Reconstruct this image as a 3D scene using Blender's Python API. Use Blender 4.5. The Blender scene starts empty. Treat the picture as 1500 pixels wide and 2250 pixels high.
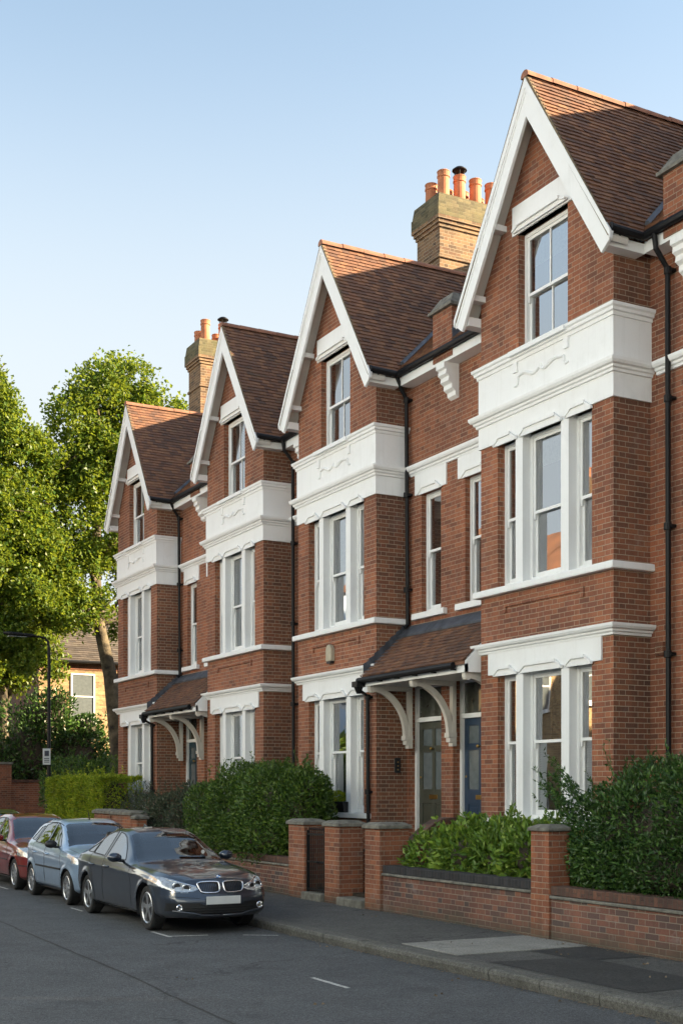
import bpy, math, random
from mathutils import Vector, noise
from mathutils.bvhtree import BVHTree
R = math.radians
rnd = random.Random(7)
SC = bpy.context.scene
COL = SC.collection

# ------------------------------------------------------------------ objects
def base_of(o):
    v = Vector((0, 0, 0))
    while o is not None:
        v = v + o.location
        o = o.parent
    return v

def tag(o, label=None, cat=None, group=None, kind=None):
    if label: o['label'] = label
    if cat: o['category'] = cat
    if group: o['group'] = group
    if kind: o['kind'] = kind
    return o

def thing(name, loc, label, cat, group=None):
    o = bpy.data.objects.new(name, None)
    o.empty_display_size = 0.2
    o.location = loc
    COL.objects.link(o)
    return tag(o, label, cat, group)

class MB:
    """collects geometry in world coordinates and links it as one mesh object"""
    def __init__(s): s.v = []; s.f = []
    def face(s, pts):
        n = len(s.v); s.v.extend([tuple(p) for p in pts]); s.f.append(list(range(n, n + len(pts))))
    def box(s, x0, x1, y0, y1, z0, z1):
        if x0 > x1: x0, x1 = x1, x0
        if y0 > y1: y0, y1 = y1, y0
        if z0 > z1: z0, z1 = z1, z0
        n = len(s.v)
        s.v += [(x0,y0,z0),(x1,y0,z0),(x1,y1,z0),(x0,y1,z0),(x0,y0,z1),(x1,y0,z1),(x1,y1,z1),(x0,y1,z1)]
        for q in ((0,3,2,1),(4,5,6,7),(0,1,5,4),(1,2,6,5),(2,3,7,6),(3,0,4,7)):
            s.f.append([n + i for i in q])
        return s
    def prism(s, poly, d):
        n = len(s.v); k = len(poly); d = Vector(d)
        s.v += [tuple(p) for p in poly] + [tuple(Vector(p) + d) for p in poly]
        s.f.append([n + i for i in range(k)][::-1]); s.f.append([n + k + i for i in range(k)])
        for i in range(k):
            j = (i + 1) % k
            s.f.append([n + i, n + j, n + k + j, n + k + i])
        return s
    def tube(s, pts, r, seg=8, cap=True):
        pts = [Vector(p) for p in pts]
        rs = r if isinstance(r, (list, tuple)) else [r] * len(pts)
        up = Vector((0, 0, 1)); rings = []; prev = None
        for i, p in enumerate(pts):
            t = (pts[min(i + 1, len(pts) - 1)] - pts[max(i - 1, 0)]).normalized()
            if prev is None:
                a = up if abs(t.z) < 0.9 else Vector((1, 0, 0))
                u = t.cross(a).normalized()
            else:
                u = (prev - t * prev.dot(t))
                u = u.normalized() if u.length > 1e-6 else t.orthogonal().normalized()
            prev = u; w = t.cross(u)
            n = len(s.v)
            for k in range(seg):
                an = 2 * math.pi * k / seg
                s.v.append(tuple(p + (u * math.cos(an) + w * math.sin(an)) * rs[i]))
            rings.append(n)
        for a, b in zip(rings, rings[1:]):
            for k in range(seg):
                l = (k + 1) % seg
                s.f.append([a + k, a + l, b + l, b + k])
        if cap:
            s.f.append([rings[0] + k for k in range(seg)][::-1]); s.f.append([rings[-1] + k for k in range(seg)])
        return s
    def lathe(s, prof, c, axis='z', seg=20):
        """prof: (radius, height) pairs round an axis through c"""
        c = Vector(c); rings = []
        for r, h in prof:
            n = len(s.v)
            for k in range(seg):
                a = 2 * math.pi * k / seg; p, q = r * math.cos(a), r * math.sin(a)
                d = (p, q, h) if axis == 'z' else ((h, p, q) if axis == 'x' else (p, h, q))
                s.v.append(tuple(c + Vector(d)))
            rings.append(n)
        for a, b in zip(rings, rings[1:]):
            for k in range(seg):
                l = (k + 1) % seg
                s.f.append([a + k, a + l, b + l, b + k])
        s.f.append([rings[0] + k for k in range(seg)][::-1]); s.f.append([rings[-1] + k for k in range(seg)])
        return s
    def molding(s, path, prof):
        """prof (outward, z) swept along path (x, y); outward is to the right of the path"""
        P = [Vector((p[0], p[1])) for p in path]; N = []
        for i in range(len(P)):
            ns = []
            if i > 0: d = (P[i] - P[i-1]).normalized(); ns.append(Vector((d.y, -d.x)))
            if i < len(P) - 1: d = (P[i+1] - P[i]).normalized(); ns.append(Vector((d.y, -d.x)))
            if len(ns) == 1: N.append(ns[0])
            else:
                m = (ns[0] + ns[1]); N.append(m / max(0.2, 1 + ns[0].dot(ns[1])))
        n = len(s.v); k = len(prof)
        for p, q in zip(P, N):
            for o, z in prof:
                s.v.append((p.x + q.x * o, p.y + q.y * o, z))
        for i in range(len(P) - 1):
            for j in range(k - 1):
                a = n + i * k + j
                s.f.append([a, a + k, a + k + 1, a + 1])
        s.f.append([n + j for j in range(k)]); s.f.append([n + (len(P)-1)*k + j for j in range(k)][::-1])
        return s
    def build(s, name, mat, parent=None, smooth=False, bevel=0.0, recalc=True):
        b = base_of(parent) if parent else Vector((0, 0, 0))
        me = bpy.data.meshes.new(name)
        me.from_pydata([(v[0]-b.x, v[1]-b.y, v[2]-b.z) for v in s.v], [], s.f)
        if recalc:
            import bmesh
            bm = bmesh.new(); bm.from_mesh(me)
            bmesh.ops.recalc_face_normals(bm, faces=bm.faces); bm.to_mesh(me); bm.free()
        if smooth: me.polygons.foreach_set('use_smooth', [True] * len(me.polygons))
        me.materials.append(mat)
        me.update()
        o = bpy.data.objects.new(name, me); COL.objects.link(o)
        if parent: o.parent = parent
        if bevel:
            m = o.modifiers.new('edge', 'BEVEL'); m.width = bevel; m.segments = 2; m.limit_method = 'ANGLE'
        return o

def struct(name, mb, mat, **k):
    return tag(mb.build(name, mat, **k), kind='structure')

def wall_x(mb, X, y0, y1, z0, z1, ops, depth):
    """a wall face in the plane X with openings (y0,y1,z0,z1) and reveals running back by depth"""
    if y0 > y1: y0, y1 = y1, y0
    ops = [(min(o[0],o[1]), max(o[0],o[1]), o[2], o[3]) for o in ops]
    ys = sorted({y0, y1, *[v for o in ops for v in o[:2] if y0 < v < y1]})
    zs = sorted({z0, z1, *[v for o in ops for v in o[2:] if z0 < v < z1]})
    for a, b in zip(ys, ys[1:]):
        for c, d in zip(zs, zs[1:]):
            ym, zm = (a+b)/2, (c+d)/2
            if any(o[0] < ym < o[1] and o[2] < zm < o[3] for o in ops): continue
            mb.face([(X,a,c),(X,a,d),(X,b,d),(X,b,c)])
    for o in ops:
        a, b, c, d = o; c = max(c, z0); d = min(d, z1); e = X + depth
        mb.face([(X,a,c),(e,a,c),(e,a,d),(X,a,d)]); mb.face([(X,b,c),(X,b,d),(e,b,d),(e,b,c)])
        if o[3] <= z1: mb.face([(X,a,d),(e,a,d),(e,b,d),(X,b,d)])
        mb.face([(X,a,c),(X,b,c),(e,b,c),(e,a,c)])

def wall_y(mb, Y, x0, x1, z0, z1):
    mb.face([(x0,Y,z0),(x1,Y,z0),(x1,Y,z1),(x0,Y,z1)])

# ------------------------------------------------------------------ materials
class Nodes:
    def __init__(s, name):
        s.m = bpy.data.materials.new(name); s.m.use_nodes = True
        s.t = s.m.node_tree; s.t.nodes.clear()
        s.out = s.t.nodes.new('ShaderNodeOutputMaterial')
    def n(s, typ, ins=None, **kw):
        nd = s.t.nodes.new('ShaderNode' + typ)
        for k, v in kw.items(): setattr(nd, k, v)
        for k, v in (ins or {}).items(): s.set(nd.inputs[k], v)
        return nd
    def set(s, sock, v):
        if isinstance(v, bpy.types.NodeSocket): s.t.links.new(v, sock)
        elif isinstance(v, bpy.types.Node): s.t.links.new(v.outputs[0], sock)
        else:
            if sock.type == 'RGBA' and len(v) == 3: v = (*v, 1)
            sock.default_value = v
    def math(s, op, a, b=None, c=None):
        nd = s.n('Math', operation=op)
        for i, v in enumerate((a, b, c)):
            if v is not None: s.set(nd.inputs[i], v)
        return nd.outputs[0]
    def mix(s, f, a, b, mode='MIX'):
        nd = s.n('Mix', data_type='RGBA', blend_type=mode)
        s.set(nd.inputs[0], f); s.set(nd.inputs[6], a); s.set(nd.inputs[7], b)
        return nd.outputs[2]
    def ramp(s, f, stops, interp='LINEAR'):
        nd = s.n('ValToRGB', {0: f}); cr = nd.color_ramp; cr.interpolation = interp
        while len(cr.elements) < len(stops): cr.elements.new(0.5)
        for e, (p, c) in zip(cr.elements, stops):
            e.position = p; e.color = (*c, 1) if len(c) == 3 else c
        return nd.outputs[0]
    def pos(s): return s.n('NewGeometry').outputs['Position']
    def obj(s): return s.n('TexCoord').outputs['Object']
    def noise(s, scale, detail=4, vec=None, rough=0.55, out=0):
        nd = s.n('TexNoise', {'Scale': scale, 'Detail': detail, 'Roughness': rough})
        s.set(nd.inputs['Vector'], vec if vec is not None else s.pos())
        return nd.outputs[out]
    def bump(s, h, dist=0.01, strength=1.0, normal=None):
        nd = s.n('Bump', {'Height': h, 'Distance': dist, 'Strength': strength})
        if normal is not None: s.set(nd.inputs['Normal'], normal)
        return nd.outputs[0]
    def bsdf(s, **ins):
        nd = s.n('BsdfPrincipled')
        for k, v in ins.items(): s.set(nd.inputs[k.replace('_', ' ')], v)
        return nd.outputs[0]
    def done(s, shader):
        s.t.links.new(shader, s.out.inputs['Surface']); return s.m

def face_uv(N):
    """2-D coordinates on upright or level faces, chosen by the face's own normal"""
    g = N.n('NewGeometry'); p = N.n('SeparateXYZ', {0: g.outputs['Position']}); q = N.n('SeparateXYZ', {0: g.outputs['True Normal']})
    nx = N.math('GREATER_THAN', N.math('ABSOLUTE', q.outputs[0]), 0.6)
    nz = N.math('GREATER_THAN', N.math('ABSOLUTE', q.outputs[2]), 0.6)
    def lerp(f, a, b): return N.math('MULTIPLY_ADD', f, N.math('SUBTRACT', b, a), a)
    u = lerp(nx, p.outputs[0], p.outputs[1])
    v = lerp(nz, p.outputs[2], p.outputs[1])
    return u, v

def brick_mat(name, stops, mortar, stain=(0.02,0.018,0.016), stain_amt=0.5, course=0.075, damp=False, vertical=False, pale=0.0):
    N = Nodes(name); u, v = face_uv(N)
    if vertical: u, v = v, u
    wob = N.math('MULTIPLY', N.math('SUBTRACT', N.noise(3.0, 2), 0.5), 0.012)
    v = N.math('ADD', v, wob)
    P = 0.3375
    vv = N.math('DIVIDE', v, course); row = N.math('FLOOR', vv)
    fu = N.math('MULTIPLY_ADD', N.math('MODULO', row, 2.0), 0.5, N.math('DIVIDE', u, P))
    fu = N.math('ADD', fu, 100.0)
    if vertical: fu = N.math('MULTIPLY', fu, 1.0)
    cell = N.math('FLOOR', fu); fr = N.math('FRACT', fu)
    head = N.math('GREATER_THAN', fr, 0.6667)
    # distance to the nearest perpend
    ds = N.math('MINIMUM', fr, N.math('ABSOLUTE', N.math('SUBTRACT', fr, 0.6667)))
    ds = N.math('MINIMUM', ds, N.math('SUBTRACT', 1.0, fr))
    ds = N.math('MULTIPLY', ds, P)
    fv = N.math('FRACT', vv)
    dv = N.math('MULTIPLY', N.math('MINIMUM', fv, N.math('SUBTRACT', 1.0, fv)), course)
    d = N.math('MINIMUM', N.math('MULTIPLY_ADD', ds, 1.25, 0.0006), dv)
    mm = N.n('MapRange', {0: d, 1: 0.0034, 2: 0.0068, 3: 1.0, 4: 0.0}).outputs[0]
    cid = N.n('CombineXYZ', {0: N.math('MULTIPLY_ADD', cell, 2.0, head), 1: row, 2: 0.0})
    wn = N.n('TexWhiteNoise', {0: cid}, noise_dimensions='3D')
    col = N.ramp(wn.outputs[0], stops)
    fine = N.noise(55, 4)
    col = N.mix(0.55, col, N.ramp(fine, [(0.25, (0.55,0.55,0.55)), (0.75, (1.35,1.35,1.35))]), 'MULTIPLY')
    col = N.mix(0.8, col, N.ramp(N.noise(0.55, 5, rough=0.65), [(0.32, (0.66,0.66,0.70)), (0.5, (1,1,1)), (0.7, (1.24,1.2,1.14))]), 'MULTIPLY')
    st = N.noise(0.9, 5, rough=0.65)
    stf = N.math('MULTIPLY', N.ramp(st, [(0.45, (0,0,0)), (0.75, (1,1,1))]), stain_amt)
    col = N.mix(stf, col, stain)
    sk = N.n('Mapping', {0: N.pos(), 3: (5.0, 5.0, 0.45)})
    col = N.mix(N.math('MULTIPLY', N.ramp(N.noise(1.0, 5, vec=sk.outputs[0], rough=0.65), [(0.5, (0,0,0)), (0.78, (1,1,1))]), 0.5), col, (0.07,0.04,0.03))
    mcol = N.mix(N.noise(2.2, 4), tuple(c*0.55 for c in mortar), mortar)
    col = N.mix(mm, col, mcol)
    col = N.mix(1.0, col, N.ramp(N.noise(0.23, 3), [(0.35, (0.84,0.83,0.83)), (0.65, (1.06,1.06,1.06))]), 'MULTIPLY')
    if pale:
        ef = N.math('MULTIPLY', N.ramp(N.noise(1.7, 5, rough=0.7), [(0.58, (0,0,0)), (0.72, (1,1,1))]), pale)
        col = N.mix(ef, col, (0.42,0.38,0.36))
    if damp:
        z = N.n('SeparateXYZ', {0: N.pos()}).outputs[2]
        df = N.math('MULTIPLY', N.n('MapRange', {0: N.math('ADD', z, N.math('MULTIPLY', N.noise(2.5, 5), 0.4)), 1: 0.3, 2: 0.55, 3: 1.0, 4: 0.0}).outputs[0], 0.75)
        col = N.mix(df, col, (0.06,0.058,0.04))
    h = N.math('ADD', N.math('SUBTRACT', 1.0, mm), N.math('MULTIPLY', fine, 0.4))
    return N.done(N.bsdf(Base_Color=col, Roughness=0.88, Normal=N.bump(h, 0.006, 0.8)))

def paint_mat(name, col, rough=0.5, dirt=0.25, dcol=(0.30,0.29,0.26), spec=0.4):
    N = Nodes(name)
    f = N.math('MULTIPLY', N.ramp(N.noise(2.3, 6, rough=0.7), [(0.5, (0,0,0)), (0.8, (1,1,1))]), dirt)
    sx = N.n('Mapping', {0: N.pos(), 3: (14, 14, 0.9)})
    g = N.math('MULTIPLY', N.ramp(N.noise(1.0, 4, vec=sx.outputs[0]), [(0.55, (0,0,0)), (0.8, (1,1,1))]), dirt * 0.8)
    c = N.mix(g, N.mix(f, col, dcol), dcol)
    return N.done(N.bsdf(Base_Color=c, Roughness=rough, Specular_IOR_Level=spec, Normal=N.bump(N.noise(30, 3), 0.002, 0.5)))

def tile_mat(name, stops, moss=(0.10,0.095,0.04), moss_amt=0.25):
    N = Nodes(name)
    g = N.n('NewGeometry')
    col = N.ramp(g.outputs['Random Per Island'], stops)
    big = N.noise(0.8, 5, rough=0.65)
    col = N.mix(N.math('MULTIPLY', N.ramp(big, [(0.4, (0,0,0)), (0.72, (1,1,1))]), 0.5), col, (0.055,0.038,0.033))
    col = N.mix(0.5, col, N.ramp(N.noise(38, 4), [(0.3, (0.6,0.6,0.6)), (0.75, (1.35,1.35,1.35))]), 'MULTIPLY')
    mo = N.math('MULTIPLY', N.ramp(N.noise(2.6, 6, rough=0.72), [(0.56, (0,0,0)), (0.7, (1,1,1))]), moss_amt)
    col = N.mix(mo, col, moss)
    return N.done(N.bsdf(Base_Color=col, Roughness=0.85, Normal=N.bump(N.noise(60, 3), 0.003, 0.6)))

def plain(name, col, rough=0.6, metal=0.0, var=0.15, scale=8, bump=0.0, **kw):
    N = Nodes(name)
    f = N.noise(scale, 5)
    c = N.mix(1.0, col, N.ramp(f, [(0.3, (1-var,)*3), (0.7, (1+var,)*3)]), 'MULTIPLY')
    ins = dict(Base_Color=c, Roughness=rough, Metallic=metal, **kw)
    if bump: ins['Normal'] = N.bump(N.noise(scale * 6, 4), bump, 0.8)
    return N.done(N.bsdf(**ins))

def glass_mat(name, ior=1.9, tint=(0.75,0.8,0.8)):
    N = Nodes(name)
    fr = N.n('Fresnel', {'IOR': ior, 'Normal': N.bump(N.noise(0.9, 1), 0.012, 0.35)})
    gl = N.n('BsdfGlossy', {'Color': (0.96,0.98,1.0), 'Roughness': 0.0, 'Normal': N.bump(N.noise(0.9, 1), 0.012, 0.35)})
    tr = N.n('BsdfTransparent', {'Color': tint})
    mx = N.n('MixShader', {0: fr.outputs[0], 1: tr.outputs[0], 2: gl.outputs[0]})
    return N.done(mx.outputs[0])

def carpaint(name, col, metal=0.55, rough=0.32, flake=0.12):
    N = Nodes(name)
    c = N.mix(1.0, col, N.ramp(N.noise(900, 1), [(0.35, (1-flake,)*3), (0.65, (1+flake,)*3)]), 'MULTIPLY')
    z = N.n('SeparateXYZ', {0: N.pos()}).outputs[2]
    dust = N.math('MULTIPLY', N.n('MapRange', {0: N.math('ADD', z, N.math('MULTIPLY', N.noise(5, 5), 0.3)), 1: 0.35, 2: 0.7, 3: 1.0, 4: 0.0}).outputs[0], 0.35)
    c = N.mix(dust, c, (0.11,0.10,0.09))
    return N.done(N.bsdf(Base_Color=c, Metallic=metal, Roughness=N.math('MULTIPLY_ADD', dust, 0.6, rough), Coat_Weight=1.0,
                         Coat_Roughness=N.math('MULTIPLY_ADD', dust, 0.5, 0.03)))

def leaf_mat(name, stops, trans=(0.10,0.16,0.02), tf=0.35, rough=0.45):
    N = Nodes(name)
    g = N.n('NewGeometry')
    c = N.ramp(g.outputs['Random Per Island'], stops)
    c = N.mix(0.7, c, N.ramp(N.noise(1.1, 4, rough=0.6), [(0.3, (0.62,0.66,0.62)), (0.7, (1.35,1.3,1.1))]), 'MULTIPLY')
    b = N.bsdf(Base_Color=c, Roughness=rough, Specular_IOR_Level=0.35)
    t = N.n('BsdfTranslucent', {'Color': N.mix(0.6, c, trans)})
    return N.done(N.n('MixShader', {0: tf, 1: b, 2: t.outputs[0]}).outputs[0])

def ground_mat(name, a, b, speck=0.25, fine=140, rough=0.9, crack=0.35, big=0.35, stain=(0.02,0.02,0.02)):
    N = Nodes(name)
    c = N.mix(N.noise(0.45, 6, rough=0.65), a, b)
    c = N.mix(1.0, c, N.ramp(N.noise(fine, 3, rough=0.7), [(0.3, (1-speck*2,)*3), (0.7, (1+speck*2,)*3)]), 'MULTIPLY')
    c = N.mix(N.math('MULTIPLY', N.ramp(N.noise(1.6, 5, rough=0.7), [(0.55, (0,0,0)), (0.75, (1,1,1))]), big), c, stain)
    c = N.mix(1.0, c, N.ramp(N.noise(fine*.33, 2, rough=0.6), [(0.3, (0.70,)*3), (0.7, (1.32,)*3)]), 'MULTIPLY')
    c = N.mix(1.0, c, N.ramp(N.noise(2.2, 6, rough=0.7), [(0.3, (0.82,)*3), (0.7, (1.18,)*3)]), 'MULTIPLY')
    vo = N.n('TexVoronoi', {'Scale': 0.42}, feature='DISTANCE_TO_EDGE')
    wv = N.n('VectorMath', {0: N.pos(), 1: N.n('VectorMath', {0: N.noise(1.3, 5, out=1), 3: 1.3}, operation='SCALE').outputs[0]}, operation='ADD')
    N.set(vo.inputs['Vector'], wv.outputs[0])
    ck = N.math('MULTIPLY', N.n('MapRange', {0: vo.outputs[0], 1: 0.0, 2: 0.012, 3: 1.0, 4: 0.0}).outputs[0], crack)
    ck = N.math('MULTIPLY', ck, N.ramp(N.noise(0.35, 2), [(0.5, (0,0,0)), (0.6, (1,1,1))]))
    c = N.mix(ck, c, (0.012,0.012,0.012))
    return N.done(N.bsdf(Base_Color=c, Roughness=rough, Specular_IOR_Level=0.3, Normal=N.bump(N.noise(fine * 0.8, 3), 0.006, 0.7)))

M = {}
RED = [(0.0,(0.175,0.064,0.036)),(0.15,(0.24,0.082,0.042)),(0.5,(0.295,0.100,0.048)),(0.82,(0.35,0.125,0.058)),(1.0,(0.225,0.080,0.046))]
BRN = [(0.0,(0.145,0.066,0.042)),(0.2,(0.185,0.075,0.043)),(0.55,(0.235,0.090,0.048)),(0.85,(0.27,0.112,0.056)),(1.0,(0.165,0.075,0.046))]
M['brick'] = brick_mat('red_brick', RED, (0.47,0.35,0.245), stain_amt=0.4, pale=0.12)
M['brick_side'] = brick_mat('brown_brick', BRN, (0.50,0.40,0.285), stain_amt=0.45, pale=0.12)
GW = [(0.0,(0.085,0.062,0.058)),(0.2,(0.15,0.07,0.055)),(0.6,(0.21,0.088,0.06)),(0.85,(0.26,0.112,0.072)),(1.0,(0.12,0.07,0.06))]
M['brick_garden'] = brick_mat('garden_brick', GW, (0.38,0.31,0.24), stain_amt=0.5, damp=True, pale=0.35)
M['brick_pier'] = brick_mat('pier_brick', RED, (0.42,0.32,0.23), stain_amt=0.4, damp=True, pale=0.2)
M['coping_black'] = brick_mat('black_coping_brick', [(0,(0.018,0.019,0.023)),(1,(0.04,0.04,0.046))], (0.07,0.065,0.06), course=0.075, vertical=True, stain_amt=0.2)
M['coping_red'] = brick_mat('brown_coping_brick', [(0,(0.07,0.035,0.028)),(1,(0.16,0.07,0.045))], (0.10,0.08,0.06), course=0.075, vertical=True, stain_amt=0.6, stain=(0.05,0.045,0.03))
YEL = [(0.0,(0.24,0.15,0.07)),(0.4,(0.42,0.28,0.13)),(0.8,(0.52,0.36,0.18)),(1.0,(0.32,0.17,0.08))]
M['brick_yellow'] = brick_mat('stock_brick', YEL, (0.50,0.42,0.30), stain_amt=0.25)
CHM = [(0.0,(0.10,0.062,0.034)),(0.4,(0.21,0.125,0.062)),(0.8,(0.29,0.175,0.085)),(1.0,(0.16,0.08,0.044))]
M['brick_chimney'] = brick_mat('chimney_brick', CHM, (0.46,0.38,0.27), stain_amt=0.35)
M['mossy'] = brick_mat('mossy_brick', [(0,(0.07,0.062,0.03)),(1,(0.17,0.14,0.07))], (0.22,0.2,0.12), stain_amt=0.8, stain=(0.09,0.095,0.03))
M['bounce_stucco'] = paint_mat('pale_bounce_stucco', (0.60,0.75,0.93), 0.7, 0.05)  # pale paint chosen to bounce sunlight onto the shaded terrace fronts
M['white'] = paint_mat('white_render', (0.80,0.80,0.79), 0.6, 0.2, (0.42,0.40,0.36))
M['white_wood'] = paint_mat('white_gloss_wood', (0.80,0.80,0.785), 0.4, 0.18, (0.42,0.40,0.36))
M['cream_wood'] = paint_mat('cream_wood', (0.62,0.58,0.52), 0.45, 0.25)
TIL = [(0.0,(0.105,0.055,0.038)),(0.25,(0.15,0.070,0.042)),(0.6,(0.20,0.090,0.048)),(0.85,(0.25,0.118,0.060)),(1.0,(0.13,0.070,0.050))]
M['tile'] = tile_mat('clay_tile', TIL)
M['tile_orange'] = tile_mat('orange_clay_tile', [(0,(0.28,0.11,0.05)),(1,(0.4,0.18,0.09))], moss_amt=0.15)
M['slate'] = tile_mat('grey_concrete_tile', [(0,(0.06,0.05,0.042)),(1,(0.14,0.115,0.09))], moss_amt=0.4)
M['ridge'] = plain('terracotta_ridge', (0.25,0.11,0.066), 0.8, var=0.35, scale=5, bump=0.003)
M['pot'] = plain('terracotta_pot', (0.44,0.165,0.075), 0.75, var=0.3, scale=4, bump=0.002)
M['verge'] = plain('verge_mortar', (0.17,0.125,0.075), 0.9, var=0.45, scale=14, bump=0.006)
M['black'] = plain('black_gutter_paint', (0.008,0.008,0.009), 0.5, var=0.2, bump=0.001, Specular_IOR_Level=0.25)
M['lead'] = plain('lead_sheet', (0.085,0.095,0.115), 0.5, metal=0.3, var=0.4, scale=6, bump=0.004)
M['stone'] = plain('weathered_stone', (0.16,0.15,0.125), 0.9, var=0.45, scale=9, bump=0.006)
M['buff'] = plain('aged_plastic', (0.42,0.37,0.27), 0.55, var=0.12)
M['road'] = ground_mat('road_asphalt', (0.060,0.063,0.068), (0.104,0.107,0.112), crack=0.6, speck=0.42, fine=70, big=0.45, stain=(0.03,0.03,0.032))
M['pave'] = ground_mat('pavement_asphalt', (0.068,0.067,0.065), (0.116,0.112,0.104), fine=90, crack=0.7, speck=0.32, big=0.45, stain=(0.035,0.035,0.033))
M['patch'] = ground_mat('pavement_patch', (0.042,0.042,0.042), (0.055,0.054,0.052), fine=110, crack=0.1)
M['kerb'] = ground_mat('kerb_granite', (0.085,0.083,0.075), (0.14,0.135,0.122), fine=90, crack=0.0, big=0.5, stain=(0.055,0.053,0.042))
M['slab'] = ground_mat('concrete_slab', (0.23,0.225,0.205), (0.28,0.27,0.245), fine=120, speck=0.1, crack=0.25, big=0.3, stain=(0.15,0.145,0.13))
M['soil'] = ground_mat('garden_soil', (0.03,0.024,0.017), (0.05,0.04,0.03), fine=60, crack=0)
M['line'] = ground_mat('road_paint', (0.36,0.36,0.35), (0.52,0.52,0.50), speck=0.22, fine=70, crack=0.6, big=0.65, stain=(0.11,0.11,0.11))
M['glass'] = glass_mat('window_glass', 5.6)
M['carglass'] = glass_mat('tinted_car_glass', 2.3, (0.30,0.36,0.38))
M['carside'] = glass_mat('side_car_glass', 5.0, (0.25,0.29,0.30))
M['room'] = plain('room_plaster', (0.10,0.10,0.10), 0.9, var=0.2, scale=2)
M['curtain'] = plain('grey_curtain', (0.58,0.59,0.60), 0.9, var=0.1, scale=20)
M['blind'] = plain('white_blind', (0.7,0.71,0.71), 0.6, var=0.05)
M['frost'] = plain('frosted_glass', (0.13,0.15,0.155), 0.18, var=0.15, Specular_IOR_Level=0.8)
M['fanlight'] = plain('fanlight_glass', (0.06,0.062,0.05), 0.08, var=0.3, Specular_IOR_Level=1.0)
M['door_olive'] = paint_mat('olive_door_paint', (0.060,0.062,0.046), 0.4, 0.1, (0.04,0.04,0.035))
M['door_blue'] = paint_mat('blue_door_paint', (0.022,0.043,0.078), 0.38, 0.08, (0.02,0.03,0.05))
M['door_teal'] = paint_mat('teal_door_paint', (0.016,0.045,0.06), 0.38, 0.08, (0.02,0.03,0.04))
M['brass'] = plain('brass', (0.42,0.27,0.09), 0.35, metal=1.0)
M['chrome'] = plain('bright_chrome', (0.75,0.76,0.78), 0.12, metal=1.0, var=0.03)
M['alloy'] = plain('alloy_wheel', (0.50,0.51,0.53), 0.3, metal=0.85, var=0.1)
M['rubber'] = plain('tyre_rubber', (0.014,0.014,0.014), 0.8, var=0.3, scale=30, bump=0.002)
M['plastic'] = plain('black_plastic', (0.012,0.012,0.013), 0.5, var=0.2)
M['plate'] = plain('number_plate', (0.62,0.63,0.62), 0.4, var=0.04)
M['lamp_glass'] = plain('headlight_lens', (0.42,0.44,0.46), 0.12, var=0.4, scale=22, metal=0.35, Coat_Weight=1.0)
M['amber'] = plain('amber_lens', (0.45,0.16,0.06), 0.2)
M['emblem_blue'] = plain('blue_enamel', (0.06,0.20,0.48), 0.25)
M['emblem_white'] = plain('white_enamel', (0.75,0.77,0.8), 0.25)
M['bmw'] = carpaint('dark_grey_car_paint', (0.032,0.045,0.068), 0.5, 0.28)
M['blue_car'] = carpaint('pale_blue_car_paint', (0.27,0.37,0.51), 0.35, 0.32)
M['red_car'] = carpaint('dark_red_car_paint', (0.20,0.018,0.016), 0.2, 0.3)
M['navy_car'] = carpaint('navy_car_paint', (0.02,0.035,0.05), 0.4, 0.3)
M['bark'] = plain('plane_bark', (0.085,0.068,0.042), 0.9, var=0.85, scale=3.5, bump=0.04)
M['twig'] = plain('dark_twig_and_core', (0.05,0.038,0.025), 0.9, var=0.3)
M['leaf_tree'] = leaf_mat('plane_leaf', [(0,(0.045,0.105,0.015)),(0.5,(0.095,0.165,0.022)),(1,(0.18,0.225,0.03))], (0.34,0.40,0.03), 0.46)
M['leaf_dark'] = leaf_mat('privet_leaf', [(0,(0.02,0.05,0.014)),(0.6,(0.045,0.10,0.022)),(1,(0.09,0.165,0.034))], (0.05,0.11,0.02), 0.2, 0.33)
M['leaf_mid'] = leaf_mat('bush_leaf', [(0,(0.03,0.066,0.013)),(0.6,(0.068,0.13,0.022)),(1,(0.15,0.22,0.034))], (0.08,0.15,0.02), 0.22, 0.36)
M['leaf_light'] = leaf_mat('laurel_leaf', [(0,(0.06,0.125,0.02)),(0.6,(0.13,0.23,0.032)),(1,(0.26,0.35,0.055))], (0.18,0.25,0.03), 0.22, 0.36)
M['leaf_gold'] = leaf_mat('golden_privet_leaf', [(0,(0.10,0.18,0.012)),(0.5,(0.24,0.33,0.02)),(1,(0.46,0.46,0.035))], (0.3,0.36,0.02), 0.28, 0.45)
M['leaf_dusky'] = leaf_mat('dusky_leaf', [(0,(0.03,0.045,0.025)),(0.6,(0.06,0.082,0.05)),(0.9,(0.11,0.13,0.085)),(1,(0.17,0.07,0.06))], (0.05,0.07,0.03), 0.2, 0.42)
M['dryleaf'] = plain('dry_leaf', (0.17,0.125,0.08), 0.9, var=0.6, scale=3)
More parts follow.
